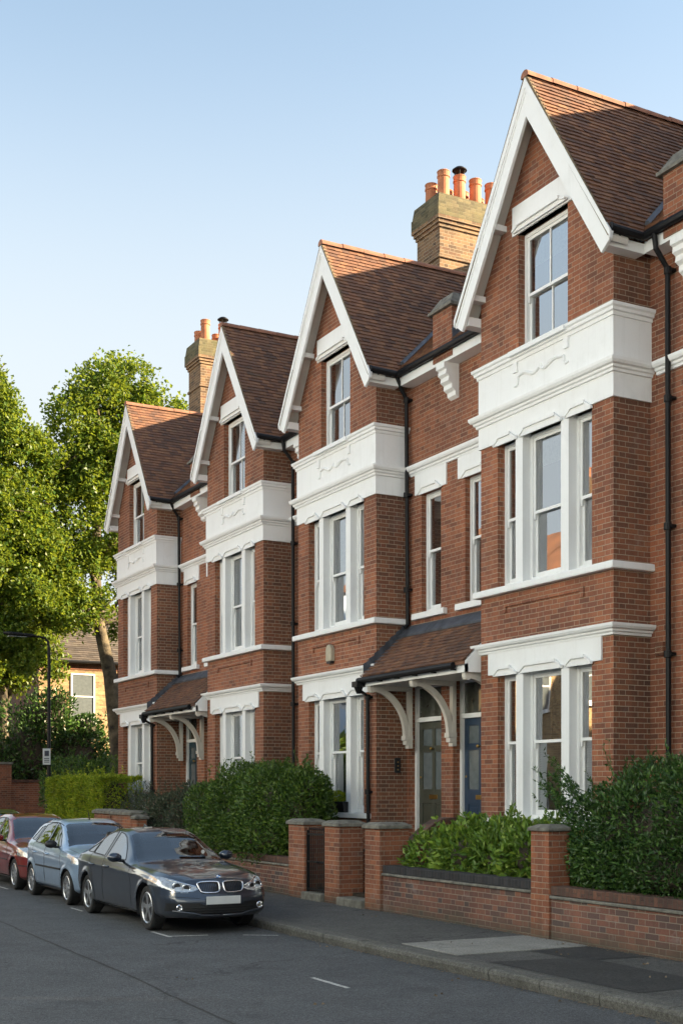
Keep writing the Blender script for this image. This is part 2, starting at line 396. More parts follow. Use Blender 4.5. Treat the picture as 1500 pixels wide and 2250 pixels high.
# ------------------------------------------------------------------ roofs
def tiles(mb, O, U, V, width, length, gauge=0.1, tw=0.165, thick=0.021, clip=None):
    """courses of overlapping plain tiles; O is the lower corner, U runs along the eave, V up the slope"""
    O, U, V = Vector(O), Vector(U).normalized(), Vector(V).normalized()
    N = U.cross(V)
    if N.z < 0: N = -N
    for r in range(int(math.ceil(length / gauge))):
        v0 = r * gauge; off = (r % 2) * tw * 0.5 + rnd.uniform(-.01, .01)
        k = -1
        while k * tw + off < width:
            a = max(0.0, k * tw + off); b = min(width, (k + 1) * tw + off - 0.004); k += 1
            if b - a < 0.01: continue
            if clip and not clip((a + b) / 2, v0): continue
            j = rnd.uniform(-.006, .006); h = thick + rnd.uniform(0, .007); t = rnd.uniform(-.003, .003)
            v1 = min(length, v0 + gauge + 0.02)
            p = [O+U*a+V*(v0+j)+N*(h+t), O+U*b+V*(v0+j)+N*(h-t), O+U*b+V*v1+N*.003, O+U*a+V*v1+N*.003,
                 O+U*a+V*(v0+j)-N*.004, O+U*b+V*(v0+j)-N*.004]
            n = len(mb.v); mb.v += [tuple(q) for q in p]
            mb.f += [[n, n+1, n+2, n+3], [n+4, n+5, n+1, n]]

def ridge_row(mb, a, b, r=0.095, L=0.42):
    a, b = Vector(a), Vector(b); d = (b - a); n = max(1, int(d.length / L)); d /= n
    s = d.normalized().cross(Vector((0, 0, 1)))
    for i in range(n):
        p, q = a + d * i, a + d * (i + 1.06); rr = r * rnd.uniform(.98, 1.02); z = rnd.uniform(-.004, .004)
        k0 = len(mb.v)
        for c, rad in ((p, rr), (q, rr * 0.93)):
            for k in range(9):
                t = math.pi * (k / 8.0 * 1.16 - 0.08)
                mb.v.append(tuple(c + s * (math.cos(t) * rad) + Vector((0, 0, math.sin(t) * rad * 0.9 + z))))
        for k in range(8): mb.f.append([k0+k, k0+k+1, k0+9+k+1, k0+9+k])
        mb.f.append([k0 + k for k in range(9)])

# ------------------------------------------------------------------ windows
def window(parent, Y, X, z0, z1, meet, bars=False, dress='none', label=None, pose=0.0):
    """sash window filling the Y range, outer frame face at X"""
    y0, y1 = min(Y), max(Y)
    f = MB(); t = 0.055
    f.box(X, X+.11, y0, y0+t, z0, z1); f.box(X, X+.11, y1-t, y1, z0, z1)
    f.box(X, X+.11, y0+t, y1-t, z1-t, z1); f.box(X-.015, X+.11, y0+t, y1-t, z0, z0+.06)
    w = f.build('window', M['white_wood'], parent)
    if label: w['label'] = label
    a, b, c, d = y0+t, y1-t, z0+.06, z1-t; s = 0.045
    for (zz0, zz1, dx, nm) in ((meet-.02, d, .02, 'upper_sash'), (c, meet+.02, .062, 'lower_sash')):
        m = MB(); x0, x1 = X+dx, X+dx+.038
        lo = .045 if nm == 'upper_sash' else .075
        hi = .045 if nm == 'upper_sash' else .04
        m.box(x0, x1, a, a+s, zz0, zz1); m.box(x0, x1, b-s, b, zz0, zz1)
        m.box(x0, x1, a+s, b-s, zz0, zz0+lo); m.box(x0, x1, a+s, b-s, zz1-hi, zz1)
        if bars: m.box(x0+.006, x1-.006, (a+b)/2-.013, (a+b)/2+.013, zz0+lo, zz1-hi)
        if nm == 'upper_sash':
            for e0, e1 in ((a, a+s), (b-s, b)):     # sash horns
                m.prism([(x0, e0, zz0), (x0, e1, zz0), (x0, (e0+e1)/2+.008, zz0-.09), (x0, (e0+e1)/2-.012, zz0-.09)], (.036, 0, 0))
        sh = m.build(nm, M['white_wood'], w)
        g = MB(); xm = (x0+x1)/2
        gx = rnd.uniform(-.003, .003)
        g.face([(xm, a+s-.005, zz0+lo-.005), (xm+gx, a+s-.005, zz1-hi+.005), (xm+gx, b-s+.005, zz1-hi+.005), (xm, b-s+.005, zz0+lo-.005)])
        g.build('pane', M['glass'], w, recalc=False)
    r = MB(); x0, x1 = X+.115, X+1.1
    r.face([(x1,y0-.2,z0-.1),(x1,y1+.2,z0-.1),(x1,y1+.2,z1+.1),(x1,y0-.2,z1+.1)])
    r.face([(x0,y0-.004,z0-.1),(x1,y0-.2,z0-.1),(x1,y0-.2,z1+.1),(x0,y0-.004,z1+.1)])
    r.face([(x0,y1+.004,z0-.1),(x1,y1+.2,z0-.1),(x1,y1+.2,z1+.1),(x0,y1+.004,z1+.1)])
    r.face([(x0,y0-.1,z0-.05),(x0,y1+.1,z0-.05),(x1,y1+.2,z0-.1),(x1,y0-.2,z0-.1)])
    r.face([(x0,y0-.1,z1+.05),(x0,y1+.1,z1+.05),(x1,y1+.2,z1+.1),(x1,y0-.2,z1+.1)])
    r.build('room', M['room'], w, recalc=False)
    if dress in ('curtain', 'both'):
        cm = MB(); wd = (b-a) * (0.26 if b-a > .5 else 0.36)
        for lo, hi in ((a-.03, a-.03+wd), (b+.03-wd, b+.03)):
            n = 26; pts = []
            for i in range(n+1):
                u = i/n; pts.append((X+.21+.022*math.sin(u*math.pi*9+pose), lo+(hi-lo)*u))
            for p, q in zip(pts, pts[1:]):
                cm.face([(p[0],p[1],z0),(q[0],q[1],z0),(q[0],q[1],z1),(p[0],p[1],z1)])
        cm.build('curtain', M['curtain'], w, recalc=False)
    if dress in ('blind', 'both', 'halfblind'):
        bm_ = MB(); top = z1-.02 if dress != 'halfblind' else meet-.03; z = z0+.08
        if dress == 'both': top = meet
        while z < top:
            bm_.face([(X+.135,a,z),(X+.135,b,z),(X+.143,b,z+.034),(X+.143,a,z+.034)]); z += .036
        bm_.build('blind', M['blind'], w, recalc=False)
    if dress == 'roller':
        q = MB(); q.box(X+.13, X+.135, a, b, z1-.48, z1-.02); q.build('blind', M['curtain'], w)
    return w

def hood(mb, y0, y1, zh, X, h=.10, proj=.05):
    """shouldered label mould over an opening"""
    y0, y1 = min(y0,y1), max(y0,y1); k = min(.1, (y1-y0)*.22)
    mb.prism([(X, y0-.05, zh-.035), (X, y0-.05, zh), (X, y0+k, zh+h), (X, y1-k, zh+h), (X, y1+.05, zh), (X, y1+.05, zh-.035)], (-proj*.55, 0, 0))
    mb.prism([(X-proj*.55, y0+k-.015, zh+h-.035), (X-proj*.55, y0+k-.015, zh+h+.012), (X-proj*.55, y1-k+.015, zh+h+.012), (X-proj*.55, y1-k+.015, zh+h-.035)], (-proj*.6, 0, 0))
    mb.prism([(X-proj*.55, y0-.045, zh-.03), (X-proj*.55, y0-.045, zh+.002), (X-proj*.55, y0+k-.01, zh+h), (X-proj*.55, y0+k-.01, zh+h-.04)], (-proj*.35, 0, 0))
    mb.prism([(X-proj*.55, y1+.045, zh-.03), (X-proj*.55, y1+.045, zh+.002), (X-proj*.55, y1-k+.01, zh+h), (X-proj*.55, y1-k+.01, zh+h-.04)], (-proj*.35, 0, 0))

BX, MX = 11.6, 12.26            # bay face, main wall face
HB = 1.6                        # half width of a bay
OGEE = [(0,0),(.03,.005),(.035,.04),(.06,.055),(.065,.085),(.10,.10),(.12,.135),(.125,.175),(.0,.195)]
CAP = [(0,0),(.02,.0),(.025,.05),(.055,.06),(.06,.10),(.085,.12),(.09,.16),(0,.178)]

def house(label, yc, m, hg, fg, split_low, split_up, win, door=None, dresses=None, detail=True, chimney=None, endwall=False):
    """one terraced house: m=+1 when its porch lies towards the camera end of the street"""
    H = thing('terraced_house', (MX, yc, 0.12), label, 'house', 'gabled brick houses of the terrace')
    Y = lambda a: yc - m * a
    def hb(mb, a0, a1, x0, x1, z0, z1): mb.box(x0, x1, Y(a0), Y(a1), z0, z1)
    D = dresses or {}
    # --- walls
    w = MB()
    wall_x(w, BX, Y(-HB), Y(HB), .1, 9.6, [(Y(-1.14),Y(1.14),1.544,3.80),(Y(-1.14),Y(1.14),5.153,7.424),(Y(-.60),Y(.60),8.71,10.5)], .22)
    apex = 12.33; sl = 1.6
    for s in (-1, 1):
        pts = [(.60,9.6),(HB,9.6),(HB,apex-sl*HB),((apex-10.5)/sl,10.5),(.60,10.5)]
        w.face([(BX, Y(s*a), z) for a, z in pts])
        w.face([(BX,Y(s*.6),9.6),(BX+.22,Y(s*.6),9.6),(BX+.22,Y(s*.6),10.5),(BX,Y(s*.6),10.5)])
    w.face([(BX, Y(-(apex-10.5)/sl), 10.5), (BX, Y((apex-10.5)/sl), 10.5), (BX, Y(0), apex)])
    w.face([(BX,Y(-.6),10.5),(BX+.22,Y(-.6),10.5),(BX+.22,Y(.6),10.5),(BX,Y(.6),10.5)])
    # raised brick string under the first floor sill
    hb(w, -.98, .98, BX-.028, BX+.01, 4.83, 4.89); hb(w, -.98, -.90, BX-.028, BX+.01, 4.74, 4.83); hb(w, .90, .98, BX-.028, BX+.01, 4.74, 4.83)
    w.build('bay_wall', M['brick'], H, recalc=False)
    sw = MB()
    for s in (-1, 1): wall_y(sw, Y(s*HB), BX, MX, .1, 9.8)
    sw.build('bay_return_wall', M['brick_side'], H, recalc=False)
    # --- main wall on both sides of the bay
    mw = MB(); edge = HB + hg
    corner = Y(HB)
    off = lambda o: corner - m * o
    lo_ops, up_ops = [], []
    if win: up_ops.append((off(win[0]), off(win[1]), 5.21, 7.385))
    if door: lo_ops.append((off(door[0]), off(door[1]), .9, 3.95))
    wall_x(mw, MX, corner, off(split_low), .1, 4.9, lo_ops, .2)
    wall_x(mw, MX, corner, off(split_up), 4.9, 9.66, up_ops, .16)
    wall_x(mw, MX, Y(-HB), Y(-HB-fg), .1, 9.66, [], 0)
    mw.build('main_wall', M['brick'], H, recalc=False)
    body = MB()
    yA, yB = off(split_up), Y(-HB-fg)
    body.face([(21.9,yA,.1),(21.9,yB,.1),(21.9,yB,9.6),(21.9,yA,9.6)])
    if endwall:
        for yy in ([yB] if endwall == 1 else [yA]):
            body.face([(MX,yy,.1),(21.9,yy,.1),(21.9,yy,9.6),(17,yy,14.0),(MX,yy,9.8)])
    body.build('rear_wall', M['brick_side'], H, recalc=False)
    # --- white render bands
    fr = MB(); hb(fr, -1.63, 1.63, BX-.03, MX, 7.424, 8.55)
    for a0, a1 in ((-1.14,-.645),(-.465,.465),(.645,1.14)): hood(fr, Y(a0), Y(a1), 7.40, BX-.03)
    fr.build('white_frieze', M['white'], H)
    for a0, a1 in ((-.645,-.465),(.465,.645)):
        q = MB(); hb(q, a0, a1, BX-.02, BX+.2, 5.16, 7.43); q.build('mullion', M['white'], H)
        q = MB(); hb(q, a0, a1, BX-.012, BX+.2, 1.55, 3.82); q.build('mullion', M['white'], H)
    fr = MB(); hb(fr, -1.37, 1.37, BX-.028, BX+.2, 3.80, 4.14)
    for a0, a1 in ((-1.14,-.645),(-.465,.465),(.645,1.14)): hood(fr, Y(a0), Y(a1), 3.80, BX-.028)
    fr.build('lintel', M['white'], H)
    fr = MB(); hb(fr, -.72, .72, BX-.03, BX+.1, 10.5, 10.94); hood(fr, Y(-.6), Y(.6), 10.55, BX-.03, .06, .08); fr.build('lintel', M['white'], H)
    if win:
        fr = MB(); c0, c1 = off(win[0]-.2), off(win[1]+.2)
        fr.box(MX-.025, MX+.1, c0, c1, 7.39, 7.77); hood(fr, off(win[0]), off(win[1]), 7.40, MX-.025); fr.build('lintel', M['white'], H)
    if detail:
        o = MB(); y0 = Y(-.56*m); y1 = Y(.56*m)      # scroll in low relief on the white band
        pts = []
        for i in range(41):
            u = i/40; pts.append((BX-.04, y0+(y1-y0)*u, 8.30 + .05*math.sin(u*4*math.pi+.4)*(1 if u<.5 else -1)*math.sin(u*math.pi*.9+.3)))
        o.tube(pts, [.017+.014*abs(math.sin(i/40*math.pi*2)) for i in range(41)], 6)
        for yy, s in ((y0, 1), (y1, -1)):
            o.tube([(BX-.04, yy, 8.29), (BX-.04, yy, 8.20), (BX-.04, yy-.04*s*(1 if y0<y1 else -1), 8.17), (BX-.04, yy-.1*s*(1 if y0<y1 else -1), 8.18)], [.02,.016,.02,.012], 6)
        o.lathe([(.001,-.03),(.035,-.02),(.045,0),(.03,.03)], (BX-.03, (y0+y1)/2, 8.31), 'x', 8)
        for a in (-.62, .62): hb(o, a-.05, a+.05, BX-.06, BX-.02, 8.38, 8.54)
        o.build('scroll_relief', M['white'], H, smooth=False)
    # --- cornices and sills
    hi, lo = max(Y(-HB),Y(HB)), min(Y(-HB),Y(HB))
    p0 = [(MX, hi+.03), (BX-.03, hi+.03), (BX-.03, lo-.03), (MX, lo-.03)]
    p1 = [(MX, hi), (BX-.005, hi), (BX-.005, lo), (MX, lo)]
    c = MB(); c.molding(p0, [(o, 8.535+z) for o, z in CAP])
    if detail: hb(c, -.68, .68, BX-.145, BX-.095, 8.62, 8.69)
    c.build('cornice', M['white'], H)
    c = MB(); c.molding(p0, [(o, 7.757+z) for o, z in OGEE]); c.build('cornice', M['white'], H)
    c = MB(); c.molding(p1, [(o, 4.134+z*.9) for o, z in OGEE]); c.build('cornice', M['white'], H)
    for q0, q1 in ((Y(HB)-m*.16, off(split_up)), (Y(-HB)+m*.16, Y(-HB-fg))):
        c = MB(); c.molding([(MX, max(q0,q1)), (MX, min(q0,q1))], [(o, 7.757+z) for o, z in OGEE]); c.build('string_course', M['white'], H)
    s = MB()
    s.molding(p1, [(0,5.04),(.09,5.04),(.10,5.055),(.10,5.13),(.09,5.145),(-.1,5.165)])
    hb(s, -1.14, 1.14, BX+.002, BX+.25, 5.05, 5.162); s.build('sill', M['white'], H, bevel=.008)
    s = MB(); hb(s, -1.4, 1.4, BX-.11, BX+.24, 1.455, 1.55); s.build('sill', M['white'], H, bevel=.008)
    if win: s = MB(); s.box(MX-.09, MX+.14, off(win[0]-.22), off(win[1]+.2), 5.10, 5.21); s.build('sill', M['white'], H, bevel=.008)
    # --- windows
    L = ((-1.14,-.645),(-.465,.465),(.645,1.14))
    for i, (a0, a1) in enumerate(L):
        if detail:
            window(H, (Y(a0),Y(a1)), BX+.13, 5.163, 7.40, 6.21, False, D.get('ff', 'curtain') if i == 1 else 'curtain', pose=i)
            window(H, (Y(a0),Y(a1)), BX+.13, 1.552, 3.79, 2.72, False, D.get('gf', 'both') if i == 1 else D.get('gfs', 'curtain'), pose=i+2)
    if detail:
        window(H, (Y(-.6),Y(.6)), BX+.12, 8.715, 10.5, 9.56, True, D.get('top', 'none'), pose=1)
        if win: window(H, (off(win[0]),off(win[1])), MX+.10, 5.213, 7.385, 6.33, False, D.get('side', 'roller'))
    # --- gabled roof
    ra, rz, rs = 1.85, 12.55, 1.6; xv = 11.30; xr = 15.35
    n = math.hypot(1, rs)
    for s_ in (-1, 1):
        rf = MB(); y_e = Y(s_*ra); ze = rz - rs*ra
        if detail:
            tiles(rf, (xv, y_e, ze+.03), (1,0,0), (0, Y(0)-y_e, rs*ra), xr-xv, ra*n)
        rf.prism([(xv+.03,y_e,ze-.05),(xv+.03,Y(0),rz-.05),(xv+.03,Y(0),rz+.02),(xv+.03,y_e,ze+.02)], (xr-xv,0,0))
        ro = rf.build('gable_roof', M['tile'], H, recalc=not detail)
        if detail and s_ == 1:
            k = MB(); ridge_row(k, (xv-.03, yc, rz+.0), (xr+.1, yc, rz+.0)); k.build('ridge_tiles', M['ridge'], ro, recalc=False)
        v = MB(); v.prism([(xv-.02,y_e,ze-.10),(xv-.02,Y(0),rz-.10),(xv-.02,Y(0),rz+.055),(xv-.02,y_e,ze+.04)], (.07,0,0))
        v.build('verge', M['verge'], ro)
    # --- main roof
    eX, eZ, rX, rZ = 11.98, 9.70, 17.0, 14.1
    mr = MB(); ya, yb = min(yA,yB), max(yA,yB)
    ln = math.hypot(rX-eX, rZ-eZ)
    if detail: tiles(mr, (eX, ya, eZ+.02), (0,1,0), (rX-eX,0,rZ-eZ), yb-ya, ln)
    mr.prism([(eX,ya,eZ-.06),(rX,ya,rZ-.06),(rX,ya,rZ),(eX,ya,eZ)], (0,yb-ya,0))
    mr.prism([(rX,ya,rZ-.06),(22.1,ya,9.6),(22.1,ya,9.66),(rX,ya,rZ)], (0,yb-ya,0))
    mo = mr.build('main_roof', M['tile'], H, recalc=not detail)
    k = MB(); ridge_row(k, (rX, ya, rZ+.03), (rX, yb, rZ+.03)); k.build('ridge_tiles', M['ridge'], mo, recalc=False)
    if detail:
        ld = MB()
        for s_ in (-1, 1):      # lead valleys
            p = Vector((12.02, Y(s_*1.79), 9.80)); q = Vector((15.3, yc, 12.70)); d = Vector((.14, 0, .08)); e = Vector((0, -m*s_*.10, -.03))
            ld.face([p-e*-1, p+d, q+d, q-e*-1]); ld.tube([p+Vector((.02,0,.02)), q+Vector((.02,0,.02))], .045, 6)
        ld.build('lead_valley', M['lead'], mo, recalc=False)
    # --- bargeboards and soffits
    for s_ in (-1, 1):
        b = MB(); q = lambda a, z, x=11.30: (x, Y(s_*a), z)
        b.prism([q(0,12.51),q(1.90,9.53),q(1.875,9.44),q(1.70,9.31),q(0,11.96)], (.045,0,0))
        b.prism([q(0,12.53,11.275),q(1.905,9.545,11.275),q(1.905,9.44,11.275),q(0,12.38,11.275)], (.03,0,0))
        b.prism([q(0,12.385,11.288),q(1.88,9.44,11.288),q(1.86,9.40,11.288),q(0,12.32,11.288)], (.02,0,0))
        bo = b.build('bargeboard', M['white_wood'], H)
        so = MB()
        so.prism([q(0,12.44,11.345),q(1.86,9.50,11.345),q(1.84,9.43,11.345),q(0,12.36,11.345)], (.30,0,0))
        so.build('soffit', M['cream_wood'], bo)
        for a in (.95, 1.52):
            z = 12.38 - 1.585*a; pe = MB()
            pe.box(11.345, BX+.005, Y(s_*(a-.05)), Y(s_*(a+.09)), z-.22, z-.13)
            pe.build('purlin_end', M['white_wood'], bo)
        # eave box and gutter down the side of the gable
        ev = MB(); ev.box(11.36, MX-.27, Y(s_*HB), Y(s_*1.79), 9.39, 9.53)
        ev.build('eaves_box', M['white_wood'], H)
        if detail:
            g = MB(); gy = Y(s_*1.86); g.tube([(11.33,gy,9.60),(11.86,gy,9.585)], .06, 10); g.lathe([(.065,0),(.07,.015),(.065,.03)], (11.315,gy,9.60), 'x', 12)
            for xx in (11.5, 11.75): g.tube([(xx, Y(s_*1.80), 9.56), (xx, gy, 9.53)], .014, 6)
            g.build('gutter', M['black'], H)
    # --- main eaves
    for q0, q1 in ((Y(1.79), off(split_up)), (Y(-1.79), Y(-HB-fg))):
        ev = MB(); ev.box(11.99, MX, q0, q1, 9.40, 9.56); ev.build('eaves_box', M['white_wood'], H)
        g = MB(); g.tube([(11.92, q0, 9.60), (11.92, q1, 9.60)], .06, 10); g.build('gutter', M['black'], H)
    if chimney:
        X0, X1, C0, C1, zt, npots = chimney
        ch = MB(); ch.box(X0, X1, C0, C1, 9.5, zt-.78)
        for dz0, dz1, pr in ((zt-1.46, zt-1.39, .035), (zt-.78, zt-.70, .03), (zt-.70, zt-.62, .065), (zt-.62, zt-.54, .10)):
            ch.box(X0-pr, X1+pr, C0-pr, C1+pr, dz0+.003, dz1)
        co = ch.build('chimney', M['brick_chimney'], H)
        tp = MB(); tp.box(X0-.10, X1+.10, C0-.10, C1+.10, zt-.537, zt-.30)
        tp.prism([(X0-.08,C0-.08,zt-.30),(X1+.08,C0-.08,zt-.30),(X1+.08,C1+.08,zt-.30),(X0-.08,C1+.08,zt-.30)], (0,0,.001))
        n = len(tp.v); e = .02
        tp.v += [(X0-.085,C0-.085,zt-.299),(X1+.085,C0-.085,zt-.299),(X1+.085,C1+.085,zt-.299),(X0-.085,C1+.085,zt-.299),
                 (X0-.05,C0-.05,zt-.04),(X1+.05,C0-.05,zt-.04),(X1+.05,C1+.05,zt-.04),(X0-.05,C1+.05,zt-.04)]
        tp.f += [[n+4,n+5,n+6,n+7],[n,n+1,n+5,n+4],[n+1,n+2,n+6,n+5],[n+2,n+3,n+7,n+6],[n+3,n,n+4,n+7]]
        tp.build('chimney_cap', M['mossy'], co, recalc=False)
        for i in range(npots):
            for row in (0, 1):
                px = X0+.24 + i*(X1-X0-.48)/(npots-1); py = C0+.22 if row == 0 else C1-.22
                h = rnd.uniform(.50, .60) if row == 0 else rnd.uniform(.40, .5); rr = .14
                p = MB(); p.lathe([(rr*1.25,-.05),(rr*1.02,.03),(rr,0),(rr*.93,h-.14),(rr*1.06,h-.13),(rr*1.06,h-.10),(rr*.96,h-.09),(rr*1.02,h-.02),(rr*1.08,h-.01),(rr*1.0,h+.01),(rr*.8,h),(rr*.78,h-.2)], (px,py,zt), 'z', 18)
                po = p.build('pot', M['pot'], co, smooth=False)
                if i == 1 and row == 0:
                    cw = MB(); cw.lathe([(.10,h),(.10,h+.03)], (px,py,zt)); cw.lathe([(.17,h+.14),(.165,h+.16),(.10,h+.21),(.02,h+.23)], (px,py,zt))
                    for k_ in range(6):
                        an = k_*math.pi/3; cw.tube([(px+.1*math.cos(an),py+.1*math.sin(an),zt+h),(px+.14*math.cos(an),py+.14*math.sin(an),zt+h+.15)], .009, 5)
                    cw.build('cowl', M['black'], po)
    return H

def corbel(parent, y, wd=.26):
    c = MB(); X = MX
    prof = [(X,9.40),(X-.31,9.40),(X-.31,9.30),(X-.26,9.28),(X-.27,9.20),(X-.21,9.17),(X-.22,9.09),(X-.15,9.05),(X-.15,8.97),(X-.08,8.93),(X-.07,8.86),(X,8.82)]
    c.prism([(x, y-wd/2, z) for x, z in prof], (0, wd, 0))
    return c.build('corbel', M['white'], parent)

def parapet_pier(parent, y, z1=10.3, hw=.30, x0=11.97, x1=12.6):
    p = MB(); p.box(x0, x1, y-hw, y+hw, 9.45, z1); o = p.build('parapet_pier', M['brick'], parent)
    c = MB(); c.box(x0-.07, x1+.05, y-hw-.07, y+hw+.07, z1, z1+.05)
    n = len(c.v); a, b, e, f = x0-.05, x1+.03, y-hw-.05, y+hw+.05
    c.v += [(a,e,z1+.051),(b,e,z1+.051),(b,f,z1+.051),(a,f,z1+.051),(a+.14,e+.14,z1+.27),(b,e+.14,z1+.27),(b,f-.14,z1+.27),(a+.14,f-.14,z1+.27)]
    c.f += [[n+4,n+5,n+6,n+7],[n,n+1,n+5,n+4],[n+1,n+2,n+6,n+5],[n+2,n+3,n+7,n+6],[n+3,n,n+4,n+7]]
    c.build('pier_cap', M['stone'], o)
    l = MB(); l.box(x0+.01, x1, y-hw-.02, y-hw+.01, 9.62, 9.93); l.box(x0+.1, x1+.35, y-hw-.13, y-hw-.02, 9.8, 9.84); l.build('lead_flashing', M['lead'], o)

def downpipe(parent, pts, r=.038):
    d = MB(); d.tube(pts, r, 10)
    for p, q in zip(pts, pts[1:]):
        p, q = Vector(p), Vector(q)
        if abs(p.z-q.z) > 1.2:
            z = max(p.z,q.z)-.02
            while z > min(p.z,q.z)+.3:
                d.lathe([(r*1.01,-.05),(r*1.4,-.045),(r*1.4,.045),(r*1.01,.05)], (p.x,p.y,z), 'z', 10)
                d.box(p.x, p.x+.09, p.y-.07, p.y+.07, z-.02, z+.02); z -= 1.75
    return d.build('downpipe', M['black'], parent)

def hopper(parent, x, y, z):
    h = MB(); h.prism([(x-.09,y-.1,z),(x+.09,y-.1,z),(x+.09,y+.1,z),(x-.09,y+.1,z)], (0,0,.1)); h.lathe([(.04,-.12),(.09,0)], (x,y,z), 'z', 8)
    return h.build('hopper', M['black'], parent)

def door(parent, corner, o0, o1, mat, label):
    """panelled front door with fanlight in the recessed opening, offsets run from the bay corner towards the camera"""
    y1, y0 = corner-o0, corner-o1; X = MX+.17
    f = MB(); t = .07
    for a, b in ((y0, y0+t), (y1-t, y1)): f.box(X-.03, X+.1, a, b, .95, 3.93)
    f.box(X-.03, X+.1, y0+t, y1-t, 3.86, 3.93); f.box(X-.035, X+.1, y0+t, y1-t, 3.24, 3.32)
    d = MB(); a, b = y0+t+.003, y1-t-.003; z0, z1 = 1.02, 3.235; xf = X+.02
    w = b-a; s = .115; mid = (a+b)/2
    d.box(xf, xf+.05, a, a+s, z0, z1); d.box(xf, xf+.05, b-s, b, z0, z1); d.box(xf, xf+.05, mid-.05, mid+.05, z0, z1)
    rails = ((z0, z0+.24), (z0+.72, z0+.98), (z0+1.66, z0+1.78), (z1-.13, z1))
    for r0, r1 in rails: d.box(xf+.001, xf+.049, a+s, mid-.05, r0, r1); d.box(xf+.001, xf+.049, mid+.05, b-s, r0, r1)
    do = d.build('front_door', mat, parent, bevel=.006); do['label'] = label
    f.build('door_frame', M['white_wood'], do)
    pn = MB()
    for c0, c1 in ((a+s, mid-.05), (mid+.05, b-s)):
        pn.box(xf+.02, xf+.04, c0, c1, z0+.24, z0+.72); pn.box(xf+.012, xf+.03, c0+.05, c1-.05, z0+.30, z0+.66)
    pn.build('panel', mat, do, bevel=.005)
    gl = MB()
    for c0, c1 in ((a+s, mid-.05), (mid+.05, b-s)):
        for r0, r1 in ((z0+.98, z0+1.66), (z0+1.78, z1-.13)): gl.box(xf+.022, xf+.03, c0, c1, r0, r1)
    gl.build('pane', M['frost'], do)
    fl = MB(); fl.box(X+.03, X+.036, y0+t, y1-t, 3.32, 3.86); fl.build('fanlight', M['fanlight'], do)
    lb = MB(); lb.box(xf-.012, xf, mid-.13, mid+.13, z0+.80, z0+.88); lb.build('letterbox', M['brass'], do, bevel=.004)
    kn = MB(); kn.lathe([(.012,0),(.012,-.03),(.03,-.045),(.032,-.06),(.02,-.075),(.002,-.078)], (xf, mid, z0+1.72), 'x', 12)
    kn.lathe([(.02,0),(.022,-.012),(.01,-.016)], (xf, b-.06, z0+1.2), 'x', 10); kn.build('door_knob', M['brass'], do)
    st = MB(); st.box(11.5, X+.02, y0-.1, y1+.04, .1, .98)
    for i in range(4): st.box(11.5-.24*(i+1), 11.5-.24*i, y0-.1, y1+.04, .1, .98-.2*(i+1))
    st.build('doorstep', M['stone'], do, bevel=.01)
    return do

